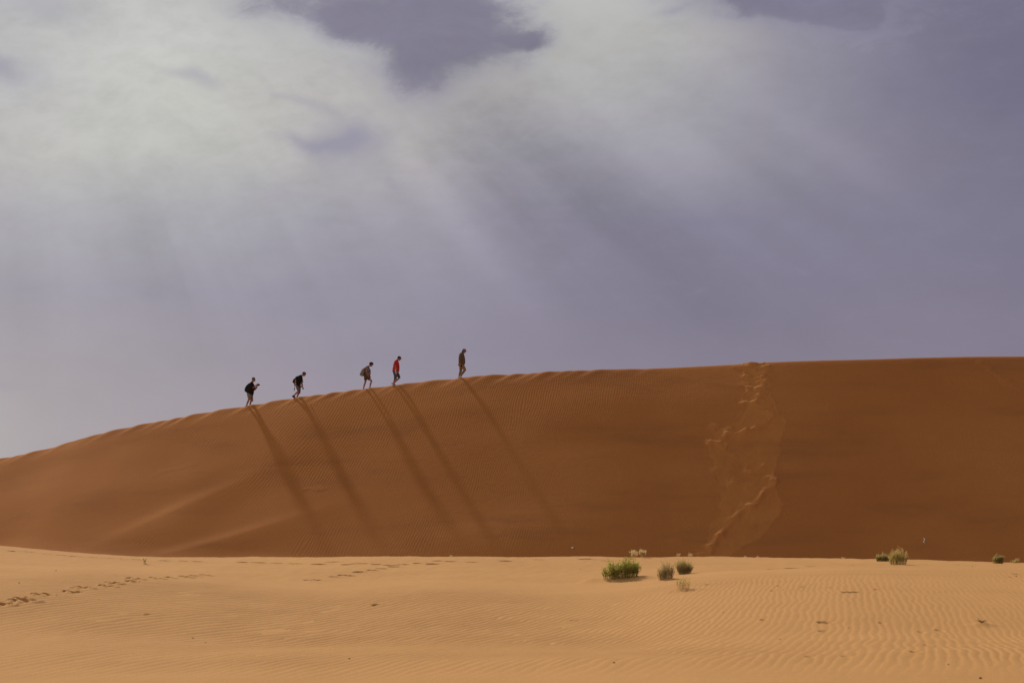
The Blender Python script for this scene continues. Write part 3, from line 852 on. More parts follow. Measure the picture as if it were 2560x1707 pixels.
def cap(s, mat, h, fwd, up, tilt, back=False, flap=False):
    b = bmesh.new()
    r = h + up * 0.022
    ell(b, r, (0.108, 0.089, 0.090), tilt, 24)
    kill = [v for v in b.verts if (v.co - r).dot(up) < -0.012]
    bmesh.ops.delete(b, geom=kill, context='VERTS')
    bmesh.ops.solidify(b, geom=b.faces[:], thickness=0.006)
    root = link('cap', b, mat, s.root)
    sg = -1 if back else 1
    b = bmesh.new()
    dirp = (fwd * sg - up * 0.22).normalized()
    n1 = 9; rows = []
    for j in range(4):
        t = j / 3; row = []
        for i in range(n1):
            a = (i / (n1 - 1) - 0.5) * 2
            wdt = 0.074 * (1 - 0.28 * t * t)
            c_ = r + fwd * sg * 0.085 * math.cos(a * 0.9) - up * 0.008 + dirp * (0.108 * t * math.cos(a * 0.75)) + Vector((0, 1, 0)) * wdt * a * 1.05 - up * 0.012 * a * a
            row.append(b.verts.new(c_))
        rows.append(row)
    for r0, r1 in zip(rows[:-1], rows[1:]):
        for i in range(n1 - 1): b.faces.new((r0[i], r0[i + 1], r1[i + 1], r1[i]))
    bmesh.ops.solidify(b, geom=b.faces[:], thickness=0.006)
    link('brim', b, mat, root)
    b = bmesh.new(); ell(b, r + up * 0.091, (0.009, 0.009, 0.005), tilt, 10); link('button', b, mat, root)
    if flap:
        b = bmesh.new()
        rings = []
        for t in (0, .35, .7, 1.0):
            c_ = r - up * (0.0 + 0.155 * t) - fwd * (0.012 + 0.012 * t)
            rings.append([c_ + fwd * (-math.cos(a) * (0.104 + 0.012 * t)) + Vector((0, 1, 0)) * math.sin(a) * (0.088 + 0.012 * t) for a in np.linspace(-1.75, 1.75, 15)])
        vs = [[b.verts.new(p) for p in rr] for rr in rings]
        for r0, r1 in zip(vs[:-1], vs[1:]):
            for i in range(14): b.faces.new((r0[i], r0[i + 1], r1[i + 1], r1[i]))
        bmesh.ops.solidify(b, geom=b.faces[:], thickness=0.005)
        link('neck_flap', b, mat, root)
    return root

def strap(s, name, pts, mat, wdt=0.022, th=0.006, parent=None):
    b = bmesh.new()
    tube(b, pts, [th] * len(pts), 8, wdt / th, False)
    return link(name, b, mat, parent or s.root)

def backpack(s, label, rows, mat, pocket, straps, extra=None):
    """rows in figure pixels, placed as a thing of its own on the wearer's back"""
    t = thing('backpack', label, 'backpack', s.loc, 0)
    b = bmesh.new()
    loft(b, [(s.q(*r[0]), s.q(*r[1]), r[2]) for r in rows], 18, 0.7)
    body = fuse('pack_body', b, mat, t, 0.011, 3)
    b = bmesh.new()
    loft(b, [(s.q(*r[0]), s.q(*r[1]), r[2]) for r in pocket], 14, 0.7)
    fuse('front_pocket', b, mat, t, 0.011, 2)
    for side in (-1, 1):
        pts = [s.p(x, y, side * l_) for (x, y, l_) in straps]
        strap(s, 'shoulder_strap', pts, M_BLACK2, 0.025, 0.010, t)
    b = bmesh.new()
    top = s.p(*straps[0][:2])
    tube(b, [top + Vector((-.03, -.03, 0.0)), top + Vector((-.045, -.02, .035)), top + Vector((-.045, .02, .035)), top + Vector((-.03, .03, 0.0))], [.006] * 4, 8)
    link('carry_loop', b, M_BLACK2, t)
    return t

# ---- 1: the photographer
f = Fig(600, 930, 16.5, 330, 1440, 'person in black shirt and checked khaki shorts holding up a small camera, leftmost')
h, fw, up = f.head(558, 292, 590, 425, 0.12)
f.torso([f.p(500, 400), f.p(455, 470), f.p(430, 600), f.p(400, 730), f.p(380, 850)], [0.055, 0.10, 0.125, 0.125, 0.12])
tube(f.bm, [f.p(550, 330), f.p(505, 395), f.p(465, 450)], [0.062, 0.066, 0.080], 12)
f.arm(f.p(440, 470, -.17), f.p(545, 650, -.20), f.p(690, 510, -.06), (1, 0.35, 0.15), -1, (.056, .052, .050, .050, .032), grip=True)
f.arm(f.p(490, 480, .16), f.p(600, 735, .17), f.p(720, 535, .05), (1, -0.3, 0.3), 1, (.056, .052, .052, .054, .034), grip=True)
f.leg(f.p(370, 860, -.09), f.p(385, 1120, -.10), f.p(268, 1405, -.10), f.p(375, 1450, -.11))
f.leg(f.p(430, 870, .09), f.p(465, 1150, .09), f.p(395, 1395, .09), f.p(510, 1425, .10))
f.body()
f.shoe(f.p(215, 1462, -.10), f.p(400, 1452, -.11), M_SHOE, 0.09)
f.shoe(f.p(350, 1445, .09), f.p(540, 1430, .10), M_SHOE, 0.09)
hairshell(f, 'hair', M_HAIR2, h, fw, up, 0.12, 0.008)
f.part('shirt', [((465, 385), (520, 405), .07), ((420, 415), (555, 470), .17), ((345, 480), (572, 560), .225), ((300, 560), (580, 640), .235), ((275, 680), (578, 740), .225), ((262, 780), (572, 850), .215), ((266, 832), (545, 962), .21)],
       [([f.p(440, 465, -.17), f.p(490, 560, -.205), f.p(525, 632, -.21)], [.085, .085, .080]), ([f.p(490, 475, .16), f.p(545, 590, .18), f.p(570, 660, .18)], [.08, .082, .078])], M_BLACK)
f.part('shorts', [((268, 810), (500, 880), .185), ((275, 870), (515, 930), .19), ((290, 930), (520, 985), .19)],
       [([f.p(375, 900, -.09), f.p(385, 1000, -.10), f.p(395, 1115, -.10)], [.125, .105, .090]), ([f.p(440, 900, .09), f.p(465, 1050, .09), f.p(480, 1212, .09)], [.12, .095, .078])], M_KHAKI)
backpack(f, 'black backpack on the back of the person holding a camera', [((330, 470), (400, 470), .10), ((245, 560), (380, 540), .14), ((198, 650), (360, 620), .15), ((188, 770), (340, 760), .15), ((240, 835), (330, 835), .13)], M_BLACK2,
         [((215, 640), (260, 640), .09), ((180, 700), (240, 700), .11), ((182, 785), (250, 790), .11)], [(390, 480, .10), (430, 420, .12), (520, 440, .13), (560, 540, .14), (520, 700, .19), (330, 790, .20)])
t = thing('camera', 'small black camera held up in both hands by the last person', 'camera', f.loc)
b = bmesh.new(); m_ = Matrix.Translation(f.p(742, 505)) @ Matrix.Rotation(R(15), 4, 'Y') @ Matrix.Diagonal((.05, .12, .075, 1))
bmesh.ops.create_cube(b, size=1, matrix=m_); bmesh.ops.bevel(b, geom=b.edges[:], offset=.008, segments=2, affect='EDGES'); link('camera_body', b, M_BLACK2, t)
b = bmesh.new(); tube(b, [f.p(755, 510), f.p(785, 520), f.p(810, 528)], [.034, .038, .036], 16, 1.0, False); lens = link('lens', b, M_BLACK2, t)
b = bmesh.new(); tube(b, [f.p(811, 529), f.p(814, 530)], [.029, .029], 16, 1.0, False); link('lens_glass', b, M_GLASS, lens)
b = bmesh.new(); ell(b, f.p(730, 470), (.022, .028, .014), 0); link('viewfinder', b, M_BLACK2, t)

# ---- 2: black shirt, grey shorts, looking down
f = Fig(720, 920, 18.45, 400, 1400, 'person in loose black shirt and grey shorts looking down, second from the left')
h, fw, up = f.head(738, 262, 690, 375, 0.55)
f.torso([f.p(610, 330), f.p(540, 420), f.p(500, 560), f.p(460, 700), f.p(440, 800)], [0.055, 0.10, 0.125, 0.12, 0.115])
tube(f.bm, [f.p(710, 300), f.p(640, 320), f.p(580, 370)], [0.05, 0.052, 0.075], 12)
f.arm(f.p(410, 440, -.19), f.p(365, 570, -.22), f.p(330, 720, -.20), (0.10, 0.05, -1), -1)
f.arm(f.p(600, 470, .18), f.p(625, 690, .21), f.p(665, 860, .20), (0.25, 0, -1), 1)
f.leg(f.p(430, 830, -.09), f.p(480, 1075, -.09), f.p(310, 1235, -.09), f.p(325, 1370, -.09))
f.leg(f.p(480, 830, .09), f.p(510, 1100, .09), f.p(400, 1370, .09), f.p(490, 1425, .10))
f.body()
f.shoe(f.p(190, 1300, -.09), f.p(345, 1415, -.09), M_SHOE, 0.115)
f.shoe(f.p(345, 1428, .09), f.p(560, 1405, .10), M_SHOE, 0.09)
hairshell(f, 'hair', M_HAIR, h, fw, up, 0.55, 0.006)
cap(f, M_OLIVE, h, fw, up, 0.25, back=True)
f.part('shirt', [((585, 295), (665, 385), .07), ((470, 345), (665, 460), .17), ((390, 400), (655, 560), .22), ((365, 520), (640, 650), .225), ((360, 650), (605, 750), .21), ((370, 790), (550, 860), .195)],
       [([f.p(430, 430, -.18), f.p(395, 480, -.215), f.p(375, 530, -.22)], [.085, .082, .075]), ([f.p(590, 470, .17), f.p(618, 580, .205), f.p(625, 660, .21)], [.08, .078, .072])], M_BLACK)
f.part('shorts', [((355, 755), (535, 830), .175), ((370, 830), (540, 880), .18), ((395, 890), (550, 930), .175)],
       [([f.p(450, 860, -.09), f.p(480, 960, -.09), f.p(492, 1055, -.09)], [.115, .095, .078]), ([f.p(485, 860, .09), f.p(515, 1000, .09), f.p(505, 1170, .09)], [.11, .085, .068])], M_GREY)
backpack(f, 'small black daypack on the stooping person in the loose black shirt', [((310, 450), (400, 430), .08), ((245, 500), (380, 480), .12), ((212, 610), (350, 600), .13), ((215, 660), (345, 680), .13), ((285, 735), (345, 740), .11)], M_BLACK2,
         [((235, 550), (270, 550), .07), ((200, 610), (250, 620), .09), ((210, 665), (260, 680), .09)], [(380, 430, .09), (440, 365, .12), (590, 380, .13), (640, 480, .14), (560, 640, .20), (340, 720, .20)])
t = thing('water_bottle', 'dark narrow bottle dangling on a cord behind the person in grey shorts', 'bottle', f.loc)
b = bmesh.new(); tube(b, [f.p(322, 880, -.16), f.p(314, 900, -.16), f.p(306, 940, -.16), f.p(298, 985, -.16), f.p(288, 1060, -.16)], [.010, .020, .024, .022, .010], 12); link('bottle_body', b, M_BLACK2, t)
strap(f, 'cord', [f.p(305, 735, -.14), f.p(300, 800, -.16), f.p(322, 880, -.16)], M_BLACK2, .006, .004, t)
t = thing('camera_bag', 'black camera bag hanging on a cream strap in front of the stooping person', 'bag', f.loc)
b = bmesh.new(); loft(b, [(f.q(545, 850), f.q(620, 790), .06), (f.q(540, 870), f.q(640, 840), .07), (f.q(560, 893), f.q(632, 885), .065)], 14, .6); fuse('bag_body', b, M_BLACK2, t, .009, 2)
strap(f, 'strap', [f.p(662, 420, .0), f.p(682, 560, -.03), f.p(650, 650, -.10), f.p(612, 690, -.17), f.p(585, 780, -.19), f.p(550, 855, -.12)], M_CREAM, .022, .009, t)

# ---- 3: small person with the big grey pack
f = Fig(890, 895, 17.42, 470, 1350, 'person with short dark hair, mottled top and olive shorts, middle of the line')
h, fw, up = f.head(652, 262, 620, 382, 0.45)
f.torso([f.p(545, 345), f.p(520, 430), f.p(510, 560), f.p(480, 680), f.p(460, 790)], [0.048, 0.085, 0.105, 0.10, 0.11])
tube(f.bm, [f.p(620, 310), f.p(560, 335), f.p(520, 390)], [0.045, 0.046, 0.065], 12)
f.arm(f.p(475, 440, -.16), f.p(478, 620, -.19), f.p(545, 780, -.14), (0.3, 0.1, -1), -1, (.046, .040, .035, .036, .024))
f.arm(f.p(530, 440, .15), f.p(560, 620, .18), f.p(590, 760, .16), (0.3, 0, -1), 1, (.046, .040, .035, .036, .024))
f.leg(f.p(420, 820, .08), f.p(400, 1060, .08), f.p(322, 1330, .08), f.p(420, 1385, .09), (.085, .070, .050, .053, .032))
f.leg(f.p(480, 830, -.08), f.p(680, 1000, -.09), f.p(604, 1285, -.09), f.p(640, 1325, -.09), (.085, .070, .052, .053, .032))
f.body()
f.shoe(f.p(285, 1385, .08), f.p(450, 1380, .09), M_PALE, 0.07)
f.shoe(f.p(553, 1345, -.09), f.p(668, 1340, -.09), M_GREY, 0.08)
hairshell(f, 'hair', M_HAIR, h, fw, up, 0.45, 0.012, tuft=60)
f.part('top', [((520, 320), (575, 375), .06), ((420, 370), (590, 440), .15), ((395, 440), (635, 500), .175), ((385, 540), (640, 590), .175), ((370, 640), (640, 680), .165), ((345, 730), (610, 780), .16)],
       [([f.p(480, 430, -.14), f.p(470, 470, -.17)], [.075, .065]), ([f.p(535, 430, .13), f.p(540, 470, .16)], [.075, .065])], M_CAMO)
f.part('shorts', [((340, 700), (590, 770), .165), ((335, 790), (590, 830), .175), ((350, 850), (600, 870), .175)],
       [([f.p(425, 820, .085), f.p(415, 890, .085), f.p(405, 950, .085)], [.115, .095, .085]), ([f.p(480, 830, -.085), f.p(540, 885, -.09), f.p(585, 925, -.09)], [.115, .09, .080])], M_OLIVE)
backpack(f, 'large grey brown backpack on the back of the person with curly hair', [((345, 420), (420, 430), .10), ((260, 480), (400, 470), .15), ((215, 570), (390, 560), .16), ((168, 670), (370, 650), .165), ((180, 750), (350, 740), .155), ((230, 785), (330, 780), .13)], M_PACK,
         [((200, 600), (250, 600), .09), ((158, 680), (215, 680), .12), ((165, 745), (230, 755), .12)], [(405, 430, .09), (450, 360, .10), (545, 400, .11), (590, 480, .12), (560, 620, .16), (350, 700, .17)])

# ---- 4: red shirt
f = Fig(965, 880, 17.42, 350, 1445, 'person in red shirt, black cap and blue grey knee shorts, second from right')
h, fw, up = f.head(572, 258, 545, 375, 0.30)
f.torso([f.p(480, 330), f.p(460, 420), f.p(450, 560), f.p(430, 700), f.p(400, 840)], [0.055, 0.10, 0.13, 0.13, 0.125])
tube(f.bm, [f.p(545, 300), f.p(500, 320), f.p(470, 370)], [0.05, 0.054, 0.075], 12)
f.arm(f.p(420, 430, -.19), f.p(418, 640, -.22), f.p(478, 820, -.20), (0.05, 0.05, -1), -1, (.056, .050, .045, .044, .029), grip=True)
f.arm(f.p(480, 430, .18), f.p(470, 640, .21), f.p(500, 800, .20), (0.1, 0, -1), 1)
f.leg(f.p(390, 880, -.09), f.p(410, 1150, -.09), f.p(335, 1370, -.09), f.p(400, 1430, -.09))
f.leg(f.p(440, 880, .09), f.p(590, 1110, .09), f.p(350, 1330, .09), f.p(380, 1440, .09))
f.body()
f.shoe(f.p(232, 1365, -.10), f.p(350, 1470, -.10), M_PALE, 0.085)
f.shoe(f.p(300, 1440, .08), f.p(400, 1450, .09), M_PALE, 0.085)
hairshell(f, 'hair', M_HAIR, h, fw, up, 0.30, 0.004)
cap(f, M_BLACK, h, fw, up, 0.30)
f.part('shirt', [((470, 305), (525, 350), .07), ((400, 345), (545, 410), .17), ((345, 420), (568, 490), .225), ((315, 540), (585, 590), .235), ((295, 660), (588, 700), .235), ((265, 828), (578, 860), .225)],
       [([f.p(425, 420, -.18), f.p(412, 480, -.215), f.p(410, 535, -.22)], [.085, .083, .078]), ([f.p(480, 430, .17), f.p(478, 540, .21)], [.08, .075])], M_RED)
f.part('shorts', [((278, 800), (530, 840), .19), ((290, 880), (530, 900), .195), ((330, 935), (540, 960), .185)],
       [([f.p(400, 900, -.09), f.p(415, 1040, -.095), f.p(405, 1190, -.09)], [.120, .095, .080]), ([f.p(455, 900, .09), f.p(545, 1040, .09), f.p(580, 1130, .09)], [.12, .088, .070])], M_NAVY)
t = thing('water_bottle', 'pale plastic bottle held low in the hand of the person in red', 'bottle', f.loc)
b = bmesh.new(); tube(b, [f.p(425, 735, -.26), f.p(423, 765, -.26), f.p(425, 820, -.265), f.p(440, 900, -.265), f.p(448, 955, -.265)], [.012, .028, .032, .032, .028], 14); link('bottle_body', b, M_PALE, t)
b = bmesh.new(); tube(b, [f.p(424, 722, -.26), f.p(425, 735, -.26)], [.013, .013], 12, 1, False); link('bottle_cap', b, M_PALE, t)
strap(f, 'hanging_cord', [f.p(480, 900, -.26), f.p(488, 960, -.27), f.p(482, 1060, -.27)], M_CREAM, .012, .005, t)

# ---- 5: leader in olive and khaki
f = Fig(1130, 860, 16.5, 330, 1410, 'person in olive jacket, khaki trousers and cap with neck flap, leading the line')
h, fw, up = f.head(505, 265, 510, 375, 0.25)
f.torso([f.p(445, 350), f.p(420, 430), f.p(405, 560), f.p(390, 700), f.p(370, 840)], [0.052, 0.10, 0.125, 0.12, 0.12])
tube(f.bm, [f.p(490, 310), f.p(450, 340), f.p(425, 390)], [0.05, 0.052, 0.075], 12)
f.arm(f.p(355, 430, -.18), f.p(340, 640, -.215), f.p(380, 820, -.20), (0.05, 0.05, -1), -1)
f.arm(f.p(430, 430, .17), f.p(450, 640, .20), f.p(470, 790, .18), (0.2, 0, -1), 1)
f.leg(f.p(370, 870, -.09), f.p(545, 1060, -.09), f.p(365, 1270, -.09), f.p(390, 1370, -.09))
f.leg(f.p(360, 870, .09), f.p(355, 1110, .09), f.p(290, 1310, .09), f.p(370, 1390, .09))
f.body()
f.shoe(f.p(240, 1385, .07), f.p(405, 1412, .09), M_PALE, 0.125)
f.shoe(f.p(300, 1340, -.09), f.p(385, 1408, -.09), M_PALE, 0.10)
hairshell(f, 'hair', M_HAIR, h, fw, up, 0.25, 0.002)
cap(f, M_CAP, h, fw, up, 0.22, flap=True)
f.part('jacket', [((405, 325), (490, 370), .075), ((330, 365), (500, 420), .17), ((285, 450), (520, 500), .215), ((268, 560), (540, 590), .22), ((266, 680), (548, 700), .215), ((268, 770), (545, 800), .205), ((330, 800), (515, 838), .18)],
       [([f.p(362, 425, -.17), f.p(348, 530, -.215), f.p(345, 640, -.225), f.p(378, 805, -.21)], [.085, .075, .068, .052]), ([f.p(430, 430, .16), f.p(452, 640, .205), f.p(470, 780, .19)], [.08, .065, .05])], M_JACKET)
f.part('trousers', [((275, 755), (515, 800), .185), ((240, 850), (515, 850), .19), ((270, 900), (520, 900), .185), ((310, 970), (520, 950), .175)],
       [([f.p(410, 900, -.09), f.p(490, 990, -.09), f.p(535, 1060, -.09), f.p(450, 1180, -.09), f.p(365, 1290, -.09)], [.12, .098, .085, .070, .062]),
        ([f.p(370, 900, .09), f.p(365, 1000, .09), f.p(355, 1110, .09), f.p(300, 1290, .09)], [.11, .09, .075, .058])], M_KHAKI2)
t = thing('radio', 'small black handset carried low in the hand of the leading person', 'radio', f.loc)
b = bmesh.new(); m_ = Matrix.Translation(f.p(385, 895, -.235)) @ Matrix.Diagonal((.06, .035, .115, 1))
bmesh.ops.create_cube(b, size=1, matrix=m_); bmesh.ops.bevel(b, geom=b.edges[:], offset=.01, segments=2, affect='EDGES'); link('handset_body', b, M_BLACK2, t)
b = bmesh.new(); tube(b, [f.p(372, 860, -.235), f.p(370, 815, -.235)], [.008, .005], 8); link('antenna', b, M_BLACK2, t)

# ------------------------------------------------------------------ shrubs
def leafmat(name, a, b_, c_):
    m, k, bs = new_mat(name)
    g = k.new('ShaderNodeNewGeometry')
    k.l.new(k.ramp(g.outputs['Random Per Island'], [(0.0, a), (0.55, b_), (1.0, c_)], 'LINEAR'), bs.inputs['Base Color'])
    bs.inputs['Roughness'].default_value = 0.7
    tr = k.new('ShaderNodeBsdfTranslucent')
    k.l.new(k.n['Color Ramp'].outputs[0], tr.inputs[0])
    mx = k.new('ShaderNodeMixShader'); mx.inputs[0].default_value = 0.62
    k.l.new(bs.outputs[0], mx.inputs[1]); k.l.new(tr.outputs[0], mx.inputs[2])
    k.l.new(mx.outputs[0], k.n['Material Output'].inputs[0])
    return m
ML_GREEN = leafmat('fresh_green', (0.24, 0.22, 0.04), (0.43, 0.40, 0.09), (0.64, 0.58, 0.22))
ML_OLIVE = leafmat('grey_green', (0.24, 0.20, 0.06), (0.42, 0.36, 0.13), (0.68, 0.57, 0.27))
ML_STRAW = leafmat('straw', (0.55, 0.42, 0.20), (0.74, 0.60, 0.33), (0.85, 0.75, 0.48))
ML_GOLD = leafmat('gold_green', (0.32, 0.25, 0.06), (0.55, 0.44, 0.15), (0.75, 0.64, 0.32))
ML_BROOM = leafmat('broom_stems', (0.26, 0.22, 0.08), (0.50, 0.39, 0.18), (0.70, 0.57, 0.32))
ML_WOOD = leafmat('twig_bark', (0.10, 0.06, 0.03), (0.18, 0.11, 0.06), (0.26, 0.18, 0.10))

def blade(V_, F_, p, d, ln, wd, rg, bend=0.15, segs=3):
    """a thin three-sided stem that tapers"""
    d = d.normalized()
    side = d.cross(Vector((rg.uniform(-1, 1), rg.uniform(-1, 1), 0.3))).normalized()
    oth = d.cross(side)
    prev = None; q = p.copy(); dd = d.copy()
    for i in range(segs + 1):
        r = wd * (1 - 0.8 * i / segs)
        base = len(V_)
        for k in range(3):
            a = k * 2.094
            V_.append(q + side * math.cos(a) * r + oth * math.sin(a) * r)
        if prev is not None:
            for k in range(3):
                F_.append((prev + k, prev + (k + 1) % 3, base + (k + 1) % 3, base + k))
        prev = base
        dd = (dd + side * rg.uniform(-bend, bend) + Vector((0, 0, 0.10))).normalized()
        q = q + dd * ln / segs
    return q, dd
def leaf(V_, F_, p, d, ln, wd, rg):
    d = d.normalized(); s_ = d.cross(Vector((rg.uniform(-1, 1), rg.uniform(-1, 1), rg.uniform(-1, 1)))).normalized(); n_ = d.cross(s_)
    b0 = len(V_)
    V_ += [p, p + d * ln * .45 + s_ * wd + n_ * wd * .3, p + d * ln, p + d * ln * .45 - s_ * wd + n_ * wd * .3]
    F_ += [(b0, b0 + 1, b0 + 2), (b0, b0 + 2, b0 + 3)]
def frommesh(name, V_, F_, mat, parent):
    me = bpy.data.meshes.new(name); me.from_pydata([tuple(v) for v in V_], [], F_); me.materials.append(mat)
    o = bpy.data.objects.new(name, me); COL.objects.link(o); o.parent = parent
    return o
def shrub(label, pos, wx, wy, ht, nstem, mat, smat, seed, leaves=10, lw=0.0035, ll=0.022, spread=0.35, shape='tuft', name='shrub', cat='shrub', group=None, twig=0.0028, z=None, sink=0.02):
    x, y = pos
    z = gz(x, y) if z is None else z
    t = thing(name, label, cat, (x, y, z - sink), 0, group)
    rg = random.Random(seed)
    SV, SF, LV, LF = [], [], [], []
    for i in range(nstem):
        a = rg.uniform(0, 2 * math.pi); r = math.sqrt(rg.random())
        bx, by = math.cos(a) * r * wx * 0.5, math.sin(a) * r * wy * 0.5
        if shape == 'tuft': base = Vector((bx * 0.80, by * 0.80, 0)); dirn = Vector((bx / wx * 2 * spread, by / wy * 2 * spread, 1))
        else: base = Vector((bx * 0.45, by * 0.45, 0)); dirn = Vector((bx / wx * 2 * spread * 1.6, by / wy * 2 * spread * 1.6, 1))
        base.z += (gz(x + base.x, y + base.y) - z) if shape == 'tuft' and wx > 0.3 else 0
        clump = 0.80 + 0.16 * float(pn(np.array(bx * 6 + seed), np.array(by * 6), seed))
        hh = ht * clump * rg.choice((rg.uniform(0.5, 0.9), rg.uniform(0.8, 1.15), rg.uniform(0.9, 1.3))) * (1 - 0.30 * r * r)
        p = base.copy(); d = dirn.normalized(); L0 = len(SV)
        q1, d1 = blade(SV, SF, p, d, hh, twig, rg, 0.16, 4)
        nb = rg.randint(1, 3)
        tips = [(p, q1, d1)]
        for j in range(nb):
            f_ = rg.uniform(0.25, 0.7)
            o = p + (q1 - p) * f_
            d2 = (d1 + Vector((rg.uniform(-.6, .6), rg.uniform(-.6, .6), .1))).normalized()
            q2, e2 = blade(SV, SF, o, d2, hh * rg.uniform(.25, .45), twig * .65, rg, 0.2, 3)
            tips.append((o, q2, e2))
        for (o, q2, e2) in tips:
            for j in range(leaves):
                f_ = rg.uniform(0.30, 1.0)
                c_ = o + (q2 - o) * f_ + Vector((rg.uniform(-1, 1), rg.uniform(-1, 1), 0)) * 0.003
                leaf(LV, LF, c_, e2 + Vector((rg.uniform(-.9, .9), rg.uniform(-.9, .9), rg.uniform(-.1, .7))), ll * rg.uniform(.6, 1.3), lw * rg.uniform(.7, 1.3), rg)
    frommesh('stem', SV, SF, smat, t)
    if leaves: frommesh('foliage', LV, LF, mat, t)
    return t
shrub('broad bright green shrub on a small sand mound, largest of the plants', PL['green'], 0.80, 0.40, 0.31, 280, ML_GREEN, ML_GREEN, 1, 12, 0.0042, 0.028, 0.30)
shrub('narrow straw coloured shrub with green tips between the bright green and the dark one', PL['straw'], 0.31, 0.24, 0.31, 120, ML_BROOM, ML_BROOM, 2, 8, 0.0034, 0.020, 0.15)
shrub('round dark grey green shrub, rearmost of the central cluster', PL['olive'], 0.60, 0.40, 0.33, 260, ML_OLIVE, ML_STRAW, 3, 11, 0.0038, 0.022, 0.38, 'round')
shrub('sparse pale dry tuft nearest the viewer beside the clustered shrubs', PL['dry'], 0.24, 0.2, 0.20, 34, ML_GOLD, ML_GOLD, 4, 6, 0.0028, 0.018, 0.28, twig=0.0018, name='dry_tuft', cat='plant')
shrub('tiny upright seedling alone on the left of the flat sand', PL['sapling'], 0.10, 0.1, 0.19, 9, ML_OLIVE, ML_GOLD, 5, 6, 0.004, 0.028, 0.10, twig=0.0022, name='seedling', cat='plant')
shrub('low dark green shrub half hidden behind the golden one at right', PL['far_dark'], 0.46, 0.4, 0.21, 170, ML_OLIVE, ML_OLIVE, 6, 10, 0.005, 0.028, 0.3)
shrub('tall golden green bushy shrub on the far edge of the pale sand', (PL['far_gold'][0], PL['far_gold'][1]), 0.54, 0.4, 0.38, 150, ML_GOLD, ML_GOLD, 7, 9, 0.0048, 0.028, 0.3)
shrub('upright green shrub on the far sand edge near the right border', PL['right_green'], 0.36, 0.3, 0.23, 150, ML_OLIVE, ML_GOLD, 8, 9, 0.005, 0.03, 0.15)
shrub('small thin yellowish tuft, rightmost plant on the sand edge', PL['right_dry'], 0.34, 0.25, 0.13, 36, ML_GOLD, ML_GOLD, 9, 5, 0.004, 0.025, 0.3, twig=0.003, name='dry_tuft', cat='plant')
def edge_pos(px, Y=80.6):
    return ((px - 1280) / F * Y, Y)
shrub('wispy pale straw grass tuft against the dune, left one of the pair', edge_pos(1585, 79.6), 0.20, 0.2, 0.21, 34, ML_STRAW, ML_STRAW, 10, 3, 0.0045, 0.085, 0.45, twig=0.0035, name='grass_tuft', cat='plant')
shrub('dense pale straw grass tuft against the dune, right one of the pair', edge_pos(1605, 79.6), 0.17, 0.16, 0.20, 44, ML_STRAW, ML_STRAW, 11, 3, 0.0045, 0.075, 0.15, twig=0.0035, name='grass_tuft', cat='plant')
for i, (px, hh, nn, lb) in enumerate([(1694, 0.14, 14, 'short straw wisp peeking over the sand edge just behind the round dark shrub'),
                                      (1725, 0.13, 14, 'straw wisp behind the right side of the round dark shrub'),
                                      (1862, 0.05, 14, 'tiny straw sprigs at the foot of the churned track'),
                                      (1893, 0.04, 12, 'tiny straw sprigs just right of the churned track foot'),
                                      (2106, 0.07, 18, 'tiny lone straw sprig on the sand edge left of the golden shrub'),
                                      (1128, 0.04, 14, 'tiny straw sprig on the sand edge under the middle of the dune')]):
    shrub(lb, edge_pos(px, 80.4), 0.09, 0.05, hh + 0.03, nn, ML_STRAW, ML_STRAW, 20 + i, 4, 0.004, 0.022, 0.5, twig=0.0035, name='grass_sprig', cat='plant')
# standing dead stalk with debris at its foot
sx_, sy_ = PL['stick']
t = thing('dead_stalk', 'single thin pale dead stalk standing in the rippled sand at right', 'plant', (sx_, sy_, gz(sx_, sy_) - .01))
rg = random.Random(44); V_, F_ = [], []
blade(V_, F_, Vector((0, 0, 0)), Vector((0.02, 0, 1)), 0.12, 0.0022, rg, .05, 4); frommesh('stalk', V_, F_, ML_STRAW, t)
V_, F_ = [], []
for i in range(12): blade(V_, F_, Vector((rg.uniform(-.02, .02), rg.uniform(-.02, .02), 0.012)), Vector((rg.uniform(-1, 1), rg.uniform(-1, 1), .12)), rg.uniform(.05, .09), .0045, rg, .2, 3)
frommesh('root_debris', V_, F_, ML_WOOD, t)

# ------------------------------------------------------------------ litter, pebbles, twigs
M_WHITE, _k, _b = new_mat('white_plastic'); _b.inputs['Base Color'].default_value = (0.80, 0.70, 0.56, 1); _b.inputs['Roughness'].default_value = .5
M_STONE = cloth('brown_pebble', (0.19, 0.11, 0.055), 0.3, 40)
lx_, ly_ = dhit(2310, 1357)
b = bmesh.new()
rg = random.Random(8); pts = []
for j in range(9):
    tt = j / 8; pts.append(Vector((0.03 * math.sin(tt * 6.5), -tt * 0.14, 0.25 - tt * 0.24)))
rings = []
for j, p in enumerate(pts):
    wdt = 0.034 * (0.35 + 0.65 * abs(math.cos(j * 1.15)))
    rings.append([p + Vector((wdt * math.cos(a) * .9, .02 * math.sin(a), .012 * math.sin(3 * a + j))) for a in np.linspace(0, 2 * math.pi, 9)[:-1]])
skin_rings(b, rings)
o = link('plastic_scrap', b, M_WHITE); o.location = (lx_, ly_, dz(lx_, ly_) - 0.02)
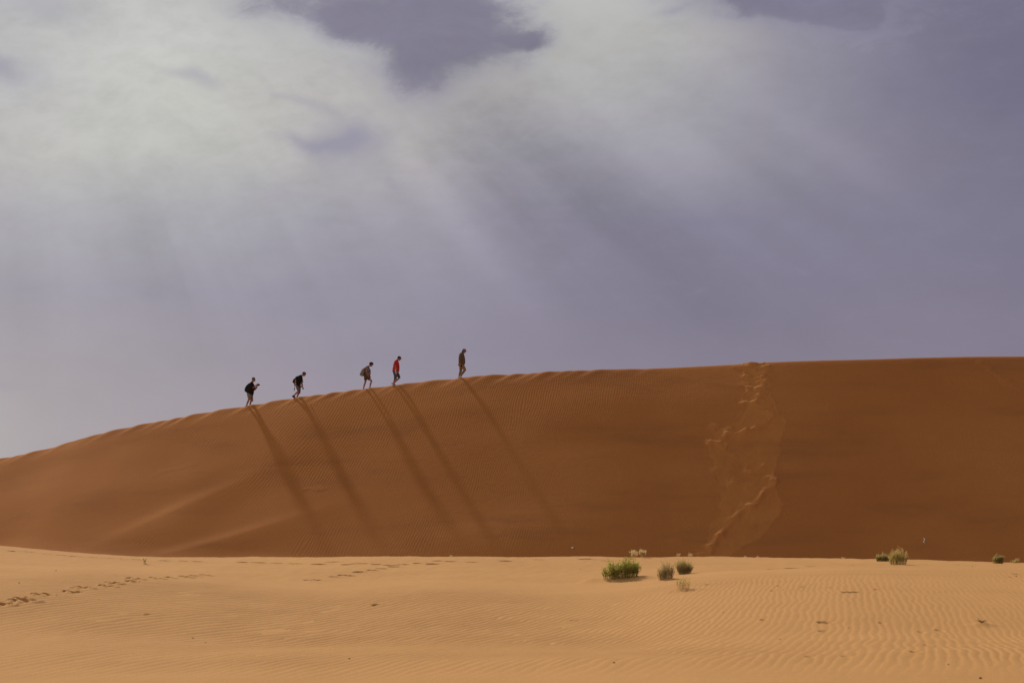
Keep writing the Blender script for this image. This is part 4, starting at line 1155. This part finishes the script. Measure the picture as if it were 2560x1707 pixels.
o['label'] = 'crumpled white plastic scrap lying low on the dark dune face at right'; o['category'] = 'litter'
lx_, ly_ = dhit(1431, 1371)
b = bmesh.new(); bmesh.ops.create_icosphere(b, subdivisions=2, radius=.055)
for v in b.verts: v.co += Vector((rg.uniform(-1, 1), rg.uniform(-1, 1), rg.uniform(-1, 1))) * .012
o = link('paper_ball', b, M_WHITE); o.location = (lx_, ly_, dz(lx_, ly_) + .03)
o['label'] = 'small white crumpled paper ball at the dune foot left of the shrubs'; o['category'] = 'litter'
k = 0
for (px, py, r, lb) in [(48, 1457, .016, 'dark pebble on the smooth sand near the left border'), (247, 1498, .013, 'dark pebble below the left trail of footprints'), (1450, 1423, .016, 'small dark pebble left of the bright green shrub'),
                    (482, 1595, .011, 'brown pebble in the rippled sand at lower left'), (514, 1605, .009, 'brown pebble, right one of two at lower left'), (1237, 1545, .011, 'brown pebble in the middle of the ripples'), (873, 1648, .012, 'dark pebble low in the left centre of the rippled sand'),
                    (2451, 1695, .017, 'brown pebble at the bottom right corner'), (2371, 1661, .010, 'brown pebble above the bottom right corner one'), (2431, 1416, .016, 'dark pebble on the far sand left of the upright green shrub'),
                    (1950, 1598, .010, 'dark pebble among steep ripples at right'), (2122, 1570, .009, 'tiny pebble near the wavy ripples at right'), (1535, 1657, .013, 'dark pebble at the bottom centre right'), (2541, 1440, .016, 'dark speck of stone at the right border'),
                    (1808, 1531, .011, 'dark pebble right of centre in the ripples'), (140, 1427, .014, 'small brown pebble under the left crest')]:
    x, y = ghit(px, py)
    r *= 0.72
    b = bmesh.new(); bmesh.ops.create_icosphere(b, subdivisions=2, radius=r)
    for v in b.verts: v.co = Vector((v.co.x * rg.uniform(1.1, 1.25), v.co.y, v.co.z * .8)) + Vector((rg.uniform(-1, 1), rg.uniform(-1, 1), rg.uniform(-1, 1))) * r * .12
    o = link('pebble', b, M_STONE); o.location = (x, y, gz(x, y) + r * .35)
    o['label'] = lb; o['category'] = 'pebble'; o['group'] = 'pebbles scattered on the pale sand'
